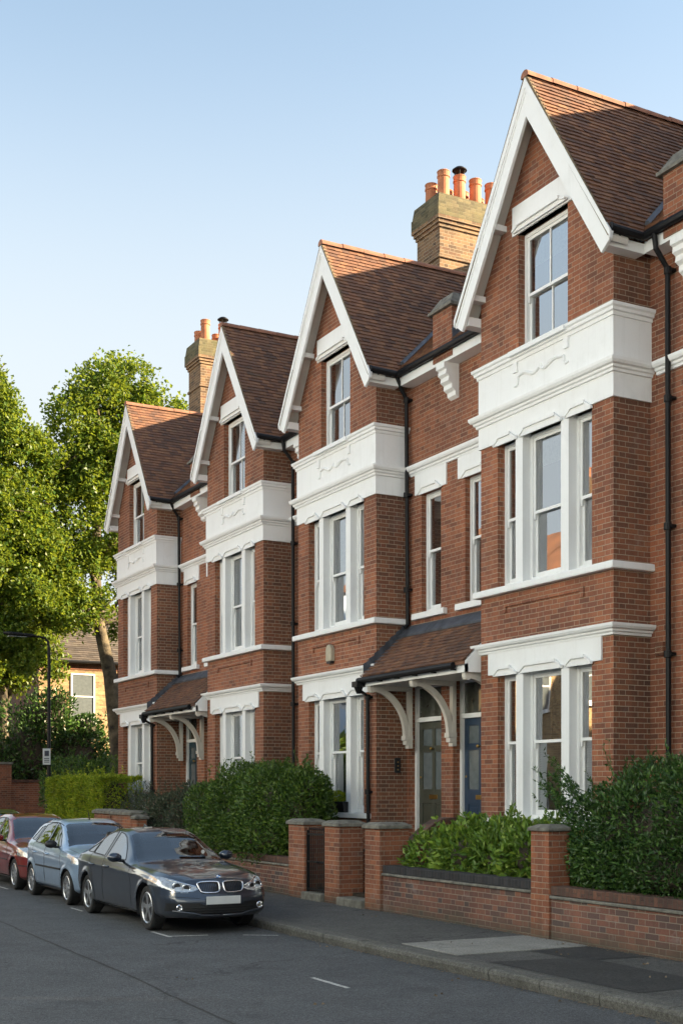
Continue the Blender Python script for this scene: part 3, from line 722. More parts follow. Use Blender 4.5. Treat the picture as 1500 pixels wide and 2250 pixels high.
def canopy(parent, ya, yb):
    """tiled porch roof on curved brackets between two bays; ya is the far end"""
    y0, y1 = yb+.004, ya-.004; xe, ze, xt, zt = 11.27, 4.03, MX, 4.92
    t = MB(); L = math.hypot(xt-xe, zt-ze)
    tiles(t, (xe, y0, ze+.02), (0,1,0), (xt-xe,0,zt-ze), y1-y0, L)
    t.prism([(xe,y0,ze-.04),(xt,y0,zt-.04),(xt,y0,zt),(xe,y0,ze)], (0,y1-y0,0))
    c = t.build('porch_roof', M['tile'], parent, recalc=False)
    f = MB(); f.box(xe+.05, xe+.085, y0, y1, 3.87, 4.0); f.box(xe+.085, MX, y0+.001, y1, 3.885, 3.91)
    f.prism([(xe+.05,y0,3.87),(BX,y0,3.87),(BX,y0,4.29),(xe+.05,y0,4.02)], (0,.05,0))
    f.prism([(xe+.02,y0-.01,3.985),(BX,y0-.01,4.28),(BX,y0-.01,4.34),(xe+.02,y0-.01,4.045)], (0,.05,0))
    f.build('fascia', M['white_wood'], c)
    g = MB(); g.tube([(xe-.03, y0+.25, 3.99), (xe-.03, y1+.04, 3.975)], .055, 10)
    for k in range(6): yy = y0+.3+k*(y1-y0-.4)/5; g.box(xe-.05, xe+.05, yy-.014, yy+.014, 3.915, 3.94)
    g.build('gutter', M['black'], c)
    l = MB()
    l.prism([(MX-.20,y0,zt-.13),(MX-.005,y0,zt+.06),(MX-.005,y0,zt+.10),(MX-.21,y0,zt-.095)], (0,y1-y0,0))
    e = Vector((xt-xe,0,zt-ze)).normalized()
    for k in range(8):
        p = Vector((xe+.05,y1-.13,ze+.085))+e*(k*.155); q = p+e*.16
        l.face([p, q, q+Vector((0,.13,.0)), p+Vector((0,.13,.0))]); l.face([p+Vector((0,.125,0)), q+Vector((0,.125,0)), q+Vector((0,.125,.13)), p+Vector((0,.125,.17))])
    l.build('lead_flashing', M['lead'], c, recalc=False)
    for yy in (y1-.14, y1-1.6, y0+.14):
        b = MB(); w = .085
        n0 = 14; inn, out = [], []
        for i in range(n0+1):
            th = math.pi/2*i/n0
            out.append((11.40+.80*math.sin(th), 2.98+.90*math.cos(th))); inn.append((11.40+.70*math.sin(th), 2.98+.80*math.cos(th)))
        for i in range(n0):
            b.prism([(out[i][0],yy-w/2,out[i][1]),(out[i+1][0],yy-w/2,out[i+1][1]),(inn[i+1][0],yy-w/2,inn[i+1][1]),(inn[i][0],yy-w/2,inn[i][1])], (0,w,0))
        b.box(MX-.075, MX-.002, yy-w/2-.01, yy+w/2+.01, 2.84, 3.885); b.box(11.36, MX-.075, yy-w/2-.006, yy+w/2+.006, 3.80, 3.884)
        b.box(MX-.17, MX-.005, yy-w/2-.03, yy+w/2+.03, 2.90, 2.98); b.box(MX-.14, MX-.005, yy-w/2-.02, yy+w/2+.02, 2.82, 2.898); b.box(MX-.09, MX-.005, yy-w/2-.02, yy+w/2+.02, 2.75, 2.818)
        b.lathe([(.05,-w/2-.012),(.05,w/2+.012)], (11.42,yy,3.80), 'y', 10)
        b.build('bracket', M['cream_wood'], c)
    return c

YC = [33.46, 26.75, 21.83, 15.26]
H1 = house('farthest gabled brick house of the row, beside the tall sunlit tree', YC[0], 1, 1.755, .75, 1.38, 1.755, (.51,1.16), (.05,1.17),
           dict(ff='curtain', gf='curtain', top='curtain', side='roller'), chimney=(14.2, 16.4, 35.25, 36.2, 15.45, 4), endwall=1)
H2 = house('second farthest gabled brick house, white blind in its attic window', YC[1], -1, 1.755, .86, 2.13, 1.755, (.79,1.44), (.7,1.82),
           dict(ff='curtain', gf='both', top='blind', side='none'))
H3 = house('gabled brick house with olive front door and small buff alarm box on its bay', YC[2], 1, 1.685, .86, 1.38, 1.685, (.51,1.16), (.05,1.17),
           dict(ff='curtain', gf='both', top='curtain', side='roller'), chimney=(15.3, 17.5, 23.85, 24.8, 15.3, 5))
H4 = house('nearest and tallest-looking gabled brick house, beside the blue front door', YC[3], -1, 1.685, .835, 1.99, 1.685, (.79,1.44), (.7,1.82),
           dict(ff='roller', gf='both', gfs='halfblind', top='roller', side='none'))
H5 = house('brick house at the right edge, with just its corner strip and parapet pier showing', 9.85, 1, 1.685, 1.375, 1.38, 1.685, (.51,1.16), (.05,1.17), detail=True)
for i, (y, m) in enumerate(((3.28,-1),(-1.6,1),(-8.15,-1),(-13.0,1))):  # houses outside the view, put in to keep the street in shade
    house('plain gabled brick house continuing the terrace beyond the right edge', y, m, 1.685, .835, 1.685, 1.685, None, None, detail=False, endwall=(1 if i == 3 and m == -1 else (2 if i == 3 else False)))
def far_door_wall(): pass
C1, C2, C3, C4 = YC[0]-1.6, YC[1]+1.6, YC[2]-1.6, YC[3]+1.6
canopy(H1, C1, C2); canopy(H3, C3, C4)
door(H1, C1, .05, 1.17, M['door_teal'], 'dark teal panelled front door'); door(H2, C1, (C1-C2)-1.82, (C1-C2)-.7, M['door_teal'], 'dark panelled front door behind the bay')
door(H3, C3, .05, 1.17, M['door_olive'], 'olive brown front door with glazed panels'); door(H4, C3, (C3-C4)-1.82, (C3-C4)-.7, M['door_blue'], 'blue front door with glazed panels')
for h, y in ((H1, 30.105), (H2, 24.27), (H3, 18.62), (H4, 12.80)): corbel(h, y)
for h, y in ((H1, 30.105), (H3, 18.58), (H4, 12.78)): parapet_pier(h, y)
for h, y in ((H1, C1-.14), (H3, C3-.14)):
    downpipe(h, [(11.92,y-.06,9.56),(12.0,y-.04,9.40),(12.16,y,9.2),(12.19,y,5.05),(12.13,y,4.98)])
for h, y in ((H2, 24.85), (H4, 13.2)):
    downpipe(h, [(11.92,y,9.56),(11.95,y,9.36),(12.16,y,9.12),(12.18,y,.2)])
for h, y in ((H1, C1+.2), (H3, C3+.2)):
    downpipe(h, [(11.24,y-.18,3.95),(11.28,y-.1,3.82),(11.53,y,3.72),(11.545,y,.75),(11.45,y,.62)])
    hopper(h, 11.24, y-.18, 3.86)
ab = MB(); ab.box(12.22, 12.262, 13.36, 13.52, 3.86, 4.04)
for k in range(5): ab.box(12.21, 12.222, 13.37, 13.51, 3.875+k*.032, 3.89+k*.032)
ab.build('air_brick', M['brick_side'], H4)
al = MB(); al.prism([(BX-.09,21.85,4.50),(BX-.09,22.07,4.50),(BX-.09,22.07,4.74),(BX-.09,22.02,4.81),(BX-.09,21.96,4.825),(BX-.09,21.90,4.81),(BX-.09,21.85,4.74)], (.088,0,0))
t = thing('alarm_box', (BX, 21.96, 4.5), 'small buff alarm box on the brick bay above the olive door house', 'alarm box')
al.build('cover', M['buff'], t, bevel=.01)
e = MB(); e.box(BX-.085, BX-.001, 21.88, 22.04, 4.455, 4.498); e.build('sounder', M['plastic'], t)
t = thing('doorbell_panel', (12.2, 20.2, 2.4), 'black doorbell panel on brick beside the olive front door', 'doorbell')
e = MB(); e.box(11.98, 12.10, 20.195, 20.225, 2.30, 2.58); e.build('panel', M['plastic'], t, bevel=.006)
e = MB()
for k in range(3): e.lathe([(.014,0),(.014,-.012),(.004,-.016)], (12.04, 20.194, 2.36+k*.07), 'y', 8)
e.build('button', M['brass'], t)
# ------------------------------------------------------------------ ground
KX = 7.62; GZ = .12; WX = 9.82
g = MB(); g.face([(-400,-300,-.03),(500,-300,-.03),(500,700,-.03),(-400,700,-.03)]); struct('ground', g, M['soil'], recalc=False)
g = MB(); g.face([(-1.3,-40,0),(KX,-40,0),(KX,140,0),(-1.3,140,0)])
g.face([(KX,39.2,0),(60,39.2,0),(60,46,0),(KX,46,0)]); struct('road', g, M['road'], recalc=False)
g = MB(); g.box(KX+.22, WX+.2, -30, 39.0, -.02, GZ); struct('pavement', g, M['pave'])
g = MB(); g.box(-4.2, -1.6, -30, 140, -.02, GZ); struct('far_pavement', g, M['pave'])
g = MB(); g.box(KX+.22, 30, 46.2, 140, -.02, GZ); struct('corner_pavement', g, M['pave'])
g = MB(); y = -20.0
while y < 39:
    L = rnd.uniform(.85, 1.0); dz = rnd.uniform(-.006, .006); dx = rnd.uniform(-.006, .006)
    x0 = KX+dx; z1 = GZ+dz+.004
    g.prism([(x0+.02,y+.005,-.02),(x0,y+.005,z1-.05),(x0+.012,y+.005,z1-.015),(x0+.045,y+.005,z1),(KX+.22,y+.005,z1),(KX+.22,y+.005,-.02)], (0,L-.01,0)); y += L
struct('kerb', g, M['kerb'], recalc=True)
g = MB(); y = 46.2
g.box(KX, KX+.22, 46.2, 140, -.02, GZ+.004); g.box(-1.6, -1.3, -30, 140, -.02, GZ+.004); g.box(KX+.22, 30, 45.95, 46.2, -.02, GZ+.004); g.box(KX+.22, 30, 39.0, 39.2, -.02, GZ+.004)
struct('far_kerb', g, M['kerb'])
g = MB(); g.box(WX+.2, MX, -20, 38.6, -.02, .30); struct('front_garden_soil', g, M['soil'])
g = MB()
for a in ((6.06,16.92,6.115,16.2),(6.08,16.28,6.62,16.17),(7.05,15.95,7.45,15.68),(6.07,12.0,6.125,11.2),(6.13,26.3,6.18,25.5),(6.09,21.0,6.14,20.3)):
    x0,y0,x1,y1 = a
    if abs(y0-y1) > .4: g.face([(x0,y0,.004),(x1,y0,.004),(x1,y1,.004),(x0,y1,.004)])
    else: g.face([(x0,y0+.03,.0045),(x0,y0-.03,.0045),(x1,y1-.03,.0045),(x1,y1+.03,.0045)])
struct('road_marking', g, M['line'], recalc=False)
g = MB()
for i in range(2):
    for j in range(2):
        x0 = 7.94+i*.93; y0 = 12.0+j*.62
        g.box(x0+.006, x0+.924, y0+.006, y0+.614, GZ-.02, GZ+.006+rnd.uniform(0,.003))
struct('paving_slab', g, M['slab'])
g = MB()
g.face([(7.94,9.0,GZ+.004),(9.0,9.0,GZ+.004),(9.1,11.2,GZ+.004),(7.94,11.4,GZ+.004)]); g.face([(8.9,11.0,GZ+.005),(9.78,10.9,GZ+.005),(9.78,11.95,GZ+.005),(8.9,11.95,GZ+.005)])
struct('pavement_patch', g, M['patch'], recalc=False)
SEAM = MB(); seam_pts = [(4.62,21.5),(4.53,18.3),(4.48,15.3),(4.45,12.95),(4.36,11.5),(4.3,9.6)]
for (x0,y0),(x1,y1) in zip(seam_pts, seam_pts[1:]):
    n = 14; last = None
    for k in range(n+1):
        u = k/n; x = x0+(x1-x0)*u+.02*noise.noise(Vector((y0+u*3,0,0))); y = y0+(y1-y0)*u; wd = .012+.012*abs(noise.noise(Vector((0,y*2.3,1))))
        if last: SEAM.face([last[0], (x-wd,y,.004), (x+wd,y,.004), last[1]])
        last = ((x-wd,y,.004), (x+wd,y,.004))
struct('road_seam', SEAM, M['patch'], recalc=False)
# moss and grit along the foot of the wall and in the gutter
g = MB()
for i in range(1500):
    if rnd.random() < .6: x = WX-abs(rnd.gauss(0,.07))-.005; y = rnd.uniform(7,23); z = GZ+.003
    else: x = KX-abs(rnd.gauss(0,.05))-.01; y = rnd.uniform(7,16); z = .004
    s = rnd.uniform(.006,.02); a = rnd.uniform(0,6.28)
    p = [Vector((x+s*math.cos(a+k*2.1), y+s*math.sin(a+k*2.1), z+rnd.uniform(0,s*.7))) for k in range(3)]
    g.face(p)
tag(g.build('leaf_litter', M['dryleaf'], recalc=False), 'dry scraps and grit lying along the wall foot and gutter', 'litter', kind='stuff')
g = MB()
for (x,y) in ((9.3,10.4),(9.1,11.5),(8.7,9.6),(9.6,12.2),(7.5,14.4),(7.4,11.2),(7.45,9.6),(5.4,10.5),(4.9,12.6),(9.2,16.3),(8.5,12.9),(6.7,10.4)):
    for k in range(3):
        a = rnd.uniform(0,6.3); s = rnd.uniform(.012,.026); xx = x+rnd.gauss(0,.05); yy = y+rnd.gauss(0,.08); zz = .006 if xx < KX else GZ+.01
        d = Vector((math.cos(a),math.sin(a),0)); e = Vector((-d.y,d.x,.25)); c = Vector((xx,yy,zz))
        g.face([c-d*s, c+e*s*.5, c+d*s, c-e*s*.5+Vector((0,0,.02))])
tag(g.build('fallen_leaves', M['dryleaf'], recalc=False), 'pale fallen leaves scattered on the asphalt', 'leaves', kind='stuff')

# ------------------------------------------------------------------ garden walls
def garden_wall(y0, y1, h, cop, label, x0=WX, th=.23, cat='garden wall', mat='brick_garden'):
    t = thing('garden_wall', (x0, (y0+y1)/2, GZ), label, cat, 'low brick garden walls along the pavement')
    w = MB(); w.box(x0, x0+th, y0, y1, GZ-.05, h-.16); w.build('wall', M[mat], t)
    w = MB(); w.box(x0-.035, x0+th+.035, y0, y1, h-.158, h-.118); w.build('string_course', M['stone'], t, bevel=.012)
    w = MB(); w.box(x0-.01, x0+th+.01, y0, y1, h-.116, h)
    w.build('coping', M[cop], t, bevel=.012)
    return t
def pier(y0, y1, x1, h, label, cap=.075, over=.04, x0=WX-.05):
    t = thing('brick_pier', (x0, (y0+y1)/2, GZ), label, 'brick pier', 'brick gate piers along the pavement')
    w = MB(); w.box(x0, x1, y0, y1, GZ-.05, h-cap); w.build('shaft', M['brick_pier'], t, bevel=.006)
    c = MB(); n = 0; a, b, e, f = x0-over, x1+over, y0-over, y1+over
    c.v += [(a,e,h-cap),(b,e,h-cap),(b,f,h-cap),(a,f,h-cap),(a,e,h-.02),(b,e,h-.02),(b,f,h-.02),(a,f,h-.02),(a+.09,e+.09,h+.025),(b-.09,e+.09,h+.025),(b-.09,f-.09,h+.025),(a+.09,f-.09,h+.025)]
    c.f += [[0,3,2,1],[0,1,5,4],[1,2,6,5],[2,3,7,6],[3,0,4,7],[4,5,9,8],[5,6,10,9],[6,7,11,10],[7,4,8,11],[8,9,10,11]]
    c.build('cap', M['stone'], t, bevel=.01)
    return t
garden_wall(13.13, 16.92, .83, 'coping_black', 'low brick garden wall with black coping below the leafy laurel shrub')
garden_wall(6.5, 12.74, .79, 'coping_red', 'low brick garden wall with brown coping below the big dark hedge')
garden_wall(20.18, 26.0, .79, 'coping_red', 'low brick garden wall behind the dark grey saloon car')
pier(12.75, 13.12, WX+.30, 1.53, 'slim brick pier between the laurel shrub and the big dark hedge', .06, .035, x0=WX-.03)
pier(16.93, 17.40, WX+.47, 1.46, 'stone capped brick pier joining the left end of the black coped wall')
pier(18.25, 18.77, WX+.40, 1.46, 'middle brick pier of three, right of the iron gate')
pier(19.53, 20.14, WX+.34, 1.46, 'brick pier left of the iron gate, beside the dark bush')
t = thing('iron_gate', (WX+.0, 19.15, GZ), 'narrow black iron gate of upright bars between two brick piers', 'gate')
f = MB(); gx = WX+.0; a, b = 18.80, 19.50
for z in (.28, .75, 1.22): f.box(gx-.018, gx+.018, a, b, z, z+.03)
for yy in (a, b-.035): f.box(gx-.018, gx+.018, yy, yy+.035, .2, 1.3)
f.build('frame', M['black'], t)
for k in range(8):
    yy = a+.09+k*.075; q = MB(); q.tube([(gx,yy,.26),(gx,yy,1.30)], .010, 6); q.lathe([(.010,0),(.02,.02),(.001,.07)], (gx,yy,1.30), 'z', 6); q.build('bar', M['black'], t)
q = MB(); q.tube([(gx-.03,19.02,.75),(gx-.06,19.02,.77),(gx-.06,19.1,.78)], .012, 6); q.build('latch', M['black'], t)
for y0, y1, lab in ((18.80, 19.52, 'worn stone step under the iron gate'), (17.41, 18.24, 'worn stone step between the two right hand gate piers')):
    s = MB(); s.box(WX-.12, WX+.5, y0, y1, GZ-.02, GZ+.13); o = s.build('stone_step', M['stone'], None, bevel=.02); tag(o, lab, 'step', 'stone gate steps')
s = MB(); s.box(WX+.5, 11.3, 17.42, 18.24, .28, .34); struct('garden_path', s, M['slab'])
s = MB(); s.box(WX+.5, 11.3, 18.80, 19.5, .28, .335); struct('side_path', s, M['slab'])
t = thing('stair_wall', (11, 17.3, .12), 'brick wing wall with rounded top rising behind the end pier to the porch', 'wing wall')
pr = [(10.3,.1)]; 
for i in range(15):
    u = i/14; pr.append((10.3+u*.9, .92+.55*math.sin(u*math.pi/2)**1.2))
pr += [(12.2,1.47),(12.2,.1)]
s = MB(); s.prism([(x, 17.18, z) for x, z in pr], (0,.22,0)); s.build('wall', M['brick_pier'], t)
s = MB(); up = pr[1:-1]
for p, q in zip(up, up[1:]): s.prism([(p[0],17.15,p[1]+.002),(q[0],17.15,q[1]+.002),(q[0],17.15,q[1]+.07),(p[0],17.15,p[1]+.07)], (0,.28,0))
s.build('coping', M['coping_red'], t)
t = thing('dividing_wall', (11, 18.5, .12), 'low brick dividing wall behind the middle gate pier', 'garden wall')
s = MB(); s.box(10.32, 11.58, 18.62, 18.78, .1, .95); s.build('wall', M['brick_pier'], t)
s = MB(); s.box(10.32, 11.58, 18.60, 18.80, .952, 1.0); s.build('coping', M['coping_red'], t, bevel=.01)
# far low walls by the golden hedge
pier(30.15, 31.45, WX+.4, 1.48, 'broad low brick pier with rounded cap in front of the golden hedge', .09, .05)
pier(28.55, 30.05, WX+.3, 1.47, 'wide low brick wall end with stone cap right of the broad pier', .09, .04)
pier(28.2, 28.5, WX+.2, 1.38, 'slender brick post beside the dusky garden bush', .08, .05)
garden_wall(31.5, 38.2, 1.1, 'coping_red', 'low brick garden wall under the golden hedge')
# boundary wall across the side street
t = thing('boundary_wall', (11.5, 46.6, .12), 'tall brick boundary wall beyond the golden hedge, across the side street', 'wall')
w = MB(); w.box(9.0, 18, 46.6, 46.85, .1, 2.25); w.build('wall', M['brick_pier'], t)
w = MB(); w.box(8.95, 18, 46.55, 46.9, 2.253, 2.35); w.build('coping', M['coping_red'], t)
w = MB(); w.box(10.7, 11.35, 46.5, 46.6, .1, 2.9); w.box(10.7, 11.35, 46.60, 46.95, 2.36, 2.9); w.build('pier', M['brick'], t)
w = MB(); w.box(10.65, 11.4, 46.46, 47.0, 2.903, 2.99); w.build('pier_cap', M['stone'], t)
# planter on the sill of the olive-door house
t = thing('window_box', (BX-.1, 21.5, 1.55), 'dark window box with a small yellow green plant on the white sill', 'window box')
w = MB(); w.prism([(BX-.10,21.28,1.556),(BX+.12,21.28,1.556),(BX+.14,21.28,1.76),(BX-.13,21.28,1.76)], (0,.75,0)); w.build('planter', M['plastic'], t, bevel=.006)

# ------------------------------------------------------------------ foliage
def leaf(mb, c, d, n, L, W):
    """one folded leaf: base c, direction d, rough normal n"""
    d = d.normalized(); s = d.cross(n)
    if s.length < 1e-4: s = d.orthogonal()
    s.normalize(); n = s.cross(d)
    k = len(mb.v); m = c + d*(L*.45)
    mb.v += [tuple(c), tuple(m+s*W*.5+n*W*.22), tuple(c+d*L), tuple(m-s*W*.5+n*W*.22), tuple(m-n*W*.05)]
    mb.f += [[k,k+4,k+2,k+1],[k,k+3,k+2,k+4]]
def rdir():
    while True:
        v = Vector((rnd.uniform(-1,1), rnd.uniform(-1,1), rnd.uniform(-1,1)))
        if .05 < v.length < 1: return v.normalized()
LW = {}
def lobe_point(lobes, depth, nz=.3, fr=1.6):
    k = id(lobes)
    if k not in LW or LW[k][0] is not lobes:
        w = [r[0]*r[1]+r[1]*r[2]+r[0]*r[2] for c, r in lobes]; LW[k] = (lobes, w)
    c, r = rnd.choices(lobes, LW[k][1])[0]
    while True:
        d = rdir()
        k = 1 + nz*noise.noise(Vector((c[0]+d.x*r[0], c[1]+d.y*r[1], c[2]+d.z*r[2]))*fr) - abs(rnd.gauss(0, depth))
        p = Vector((c[0]+d.x*r[0]*k, c[1]+d.y*r[1]*k, c[2]+d.z*r[2]*k))
        return p, Vector((d.x/r[0], d.y/r[1], d.z/r[2])).normalized()
def box_point(b, depth, nz=.16, fr=2.2):
    x0,x1,y0,y1,z0,z1 = b
    A = [((y1-y0)*(z1-z0), 0), ((x1-x0)*(z1-z0)*.8, 1), ((x1-x0)*(y1-y0)*1.2, 2)]
    t = rnd.uniform(0, sum(a for a,_ in A)); u, v = rnd.random(), rnd.random()
    if t < A[0][0]: p = Vector((x0, y0+(y1-y0)*u, z0+(z1-z0)*v)); n = Vector((-1,0,0))
    elif t < A[0][0]+A[1][0]:
        yy, s = (y0,-1) if rnd.random() < .75 else (y1,1)
        p = Vector((x0+(x1-x0)*u, yy, z0+(z1-z0)*v)); n = Vector((0,s,0))
    else: p = Vector((x0+(x1-x0)*u, y0+(y1-y0)*v, z1)); n = Vector((0,0,1))
    # round the edges
    c = Vector(((x0+x1)/2,(y0+y1)/2,(z0+z1)/2)); e = Vector((abs(p.x-c.x)/((x1-x0)/2), abs(p.y-c.y)/((y1-y0)/2), abs(p.z-c.z)/((z1-z0)/2)))
    srt = sorted(e); k = max(0, srt[1]-.72)*.35
    d = nz*noise.noise(p*fr) + nz*.6*noise.noise(p*fr*2.7) - abs(rnd.gauss(0, depth)) - k*min(x1-x0, z1-z0)*.4
    return p + n*d, n
def plant(name, loc, label, cat, sampler, N, L, mat, up=.35, group=None, W=.45, twigs=None, core=None, sprigs=(), clump=1):
    t = thing(name, loc, label, cat, group)
    mb = MB(); i = 0
    while i < N:
        p, n = sampler()
        for k in range(clump):
            q = p + rdir()*L*.9*(k > 0)
            d = (n*.75 + rdir()*.85 + Vector((0,0,up))); s = L*rnd.uniform(.65,1.3)
            leaf(mb, q, d, n*.8+rdir()*.7+Vector((0,0,.4)), s, s*W); i += 1
    tw = MB()
    for (p, d, ln, nl) in sprigs:
        p = Vector(p); d = Vector(d).normalized(); pts = []
        for j in range(6): pts.append(p + d*ln*j/5 + Vector((0,0,.06*ln*(j/5)**2)) + rdir()*.012)
        mb.tube(pts, [.006*(1-j/7) for j in range(6)], 4)
        for j in range(nl):
            u = rnd.uniform(.1,1); q = p + d*ln*u + Vector((0,0,.06*ln*u*u)); s = L*rnd.uniform(.7,1.15)
            leaf(mb, q, d*.7+rdir()*.8, rdir()+Vector((0,0,.6)), s, s*W)
    mb.build('foliage', M[mat], t, recalc=False)
    if twigs:
        for (a, b, r) in twigs:
            a, b = Vector(a), Vector(b); tw.tube([a, a.lerp(b,.5)+rdir()*.06, b], [r, r*.7, r*.3], 5)
    if tw.v: tw.build('stem', M['twig'], t, recalc=False)
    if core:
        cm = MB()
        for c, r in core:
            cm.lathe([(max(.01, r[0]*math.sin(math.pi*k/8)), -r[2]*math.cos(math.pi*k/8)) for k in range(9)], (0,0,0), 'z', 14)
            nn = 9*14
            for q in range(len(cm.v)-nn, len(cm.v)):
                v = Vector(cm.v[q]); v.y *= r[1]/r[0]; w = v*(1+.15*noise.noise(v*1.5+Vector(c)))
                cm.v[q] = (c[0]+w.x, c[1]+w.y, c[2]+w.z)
        cm.build('dark_core', M['twig'], t, recalc=False)  # solid dark lumps standing in for the shaded inside of the plant
    return t
def fan(n, x, y, z, dz=1.0):
    return [((rnd.uniform(*x), rnd.uniform(*y), rnd.uniform(*z)), Vector((rnd.uniform(-.6,.2), rnd.uniform(-.5,.5), rnd.uniform(.4,1.2)*dz)), rnd.uniform(.2,.45), rnd.randint(10,20)) for _ in range(n)]
# the big dark hedge on the right
B = [((10.75,11.4,1.45),(.95,1.55,.95)),((10.7,9.3,1.5),(.95,1.6,1.0)),((10.65,12.35,1.35),(.75,.8,.75)),((10.75,10.4,1.75),(.85,1.2,.72)),((10.6,7.8,1.5),(.9,1.2,.95)),((10.45,11.2,1.0),(.72,1.5,.5)),((10.45,9.2,1.0),(.75,1.6,.5))]
sp = fan(60, (10.3,10.9), (8.0,12.6), (2.0,2.25)) + [((rnd.uniform(10.2,10.7), rnd.uniform(12.6,13.35), rnd.uniform(1.35,2.0)), Vector((rnd.uniform(-.4,.2), rnd.uniform(.3,1), rnd.uniform(.25,1.1))), rnd.uniform(.35,.65), rnd.randint(18,30)) for _ in range(46)]
plant('hedge', (10.7,10.5,.3), 'big dark green privet hedge with loose sprigs above the brown coped wall', 'hedge', lambda: lobe_point(B, .13, .2), 62000, .066, 'leaf_dark', sprigs=sp,
      core=[(c,(r[0]*.45,r[1]*.5,r[2]*.5)) for c, r in B])
# laurel in the near garden
B2 = [((10.5,16.3,.95),(.5,.55,.42)),((10.45,15.5,1.02),(.5,.6,.48)),((10.5,14.7,1.0),(.5,.6,.46)),((10.45,13.95,1.05),(.48,.6,.5)),((10.5,13.4,.95),(.45,.4,.42)),((10.9,15.0,1.1),(.5,1.6,.45))]
plant('laurel_shrub', (10.5,15,.3), 'low glossy light green laurel shrub above the black coped wall', 'shrub', lambda: lobe_point(B2, .12, .28, 2.6), 9500, .115, 'leaf_light', up=.35, W=.44,
      sprigs=[(lobe_point(B2,.02)[0], Vector((rnd.uniform(-.5,.2),rnd.uniform(-.4,.4),1)), rnd.uniform(.12,.25), 9) for _ in range(90)], core=[(c,(r[0]*.45,r[1]*.5,r[2]*.5)) for c, r in B2])
# the bush behind the dark saloon
B3 = [((10.5,21.95,1.55),(.85,1.35,.95)),((10.5,23.4,1.55),(.85,1.5,.95)),((10.6,22.3,1.75),(.8,1.6,.72)),((10.45,24.9,1.4),(.75,.9,.85)),((10.5,21.0,1.6),(.6,.6,.75)),((10.2,22.2,1.05),(.62,1.8,.5)),((10.2,23.8,1.0),(.6,1.6,.5)),((10.6,21.0,2.0),(.45,.6,.35))]
plant('hedge', (10.5,22.5,.3), 'dark green bushy hedge behind the grey saloon, left of the iron gate', 'hedge', lambda: lobe_point(B3, .13, .22), 52000, .074, 'leaf_mid', core=[(c,(r[0]*.45,r[1]*.5,r[2]*.5)) for c, r in B3],
      sprigs=fan(60, (10.2,10.9), (20.6,25.2), (2.1,2.35)) + [((rnd.uniform(10.3,10.7), rnd.uniform(20.35,20.7), rnd.uniform(1.3,2.2)), Vector((-.1,-1,rnd.uniform(.1,.8))), rnd.uniform(.2,.4), 16) for _ in range(22)])
B4 = [((10.9,30.5,1.0),(.6,1.0,.8)),((11.2,31.8,1.1),(.5,.9,.8)),((10.7,26.6,1.2),(.7,1.1,.8)),((10.8,28.2,1.15),(.7,1.2,.85)),((10.8,29.3,1.0),(.6,.9,.8)),((11.0,27.0,1.6),(.5,1.0,.5))]
plant('garden_bush', (10.8,27.6,.3), 'dusky grey green bush with reddish tints between the two hedges', 'bush', lambda: lobe_point(B4, .13, .35), 21000, .085, 'leaf_dusky', W=.3, core=[(c,(r[0]*.45,r[1]*.5,r[2]*.5)) for c, r in B4],
      sprigs=fan(40, (10.3,11.0), (26,29.8), (1.6,1.9)))
plant('hedge', (10.8,33.5,.3), 'clipped golden green privet hedge at the far end of the terrace', 'hedge', lambda: box_point((10.25,11.4,32.4,37.9,.7,2.32), .05, .10), 36000, .075, 'leaf_gold', W=.4,
      core=[((10.85,33.6,1.5),(.5,1.0,.8)),((10.85,36.2,1.5),(.52,1.8,.85))], sprigs=fan(40, (10.3,11.2), (32.6,37.8), (2.15,2.28), 1.2))
B5 = [((11.6,39.2,2.0),(1.1,1.6,1.0)),((12.4,38.9,2.1),(1.0,1.2,.9))]
plant('garden_bush', (11.9,39,.3), 'mid green bush showing above the clipped golden hedge', 'bush', lambda: lobe_point(B5, .10, .25), 8000, .10, 'leaf_mid', core=[(c,(r[0]*.45,r[1]*.5,r[2]*.5)) for c, r in B5])
# dark shrub under the trees
B6 = [((12.6,49.6,3.0),(1.7,1.5,2.2)),((14.6,49.8,3.1),(1.7,1.5,2.0)),((13.4,49.6,4.6),(1.0,1.1,1.2)),((15.9,49.9,2.3),(1.2,1.2,1.6)),((11.6,49.4,2.4),(1.2,1.3,1.8)),((13.9,49.5,5.2),(.6,.7,.9)),((15.1,49.6,4.3),(.7,.8,.8))]
plant('large_shrub', (13.8,49.6,.1), 'large dark evergreen shrub in front of the yellow brick house', 'shrub', lambda: lobe_point(B6, .2, .45, .9), 15000, .17, 'leaf_dark', W=.5, core=[(c,(r[0]*.55,r[1]*.55,r[2]*.6)) for c, r in B6],
      sprigs=[(lobe_point(B6,.03)[0], Vector((rnd.uniform(-.7,.7),rnd.uniform(-.5,.1),1)), rnd.uniform(.4,.9), 14) for _ in range(80)])
wb = [((BX-.02,21.7,1.84),(.14,.26,.12))]
plant('window_box_plant', (BX,21.7,1.76), 'small yellow green plant growing in the dark window box', 'plant', lambda: lobe_point(wb, .2, .3), 700, .05, 'leaf_gold')

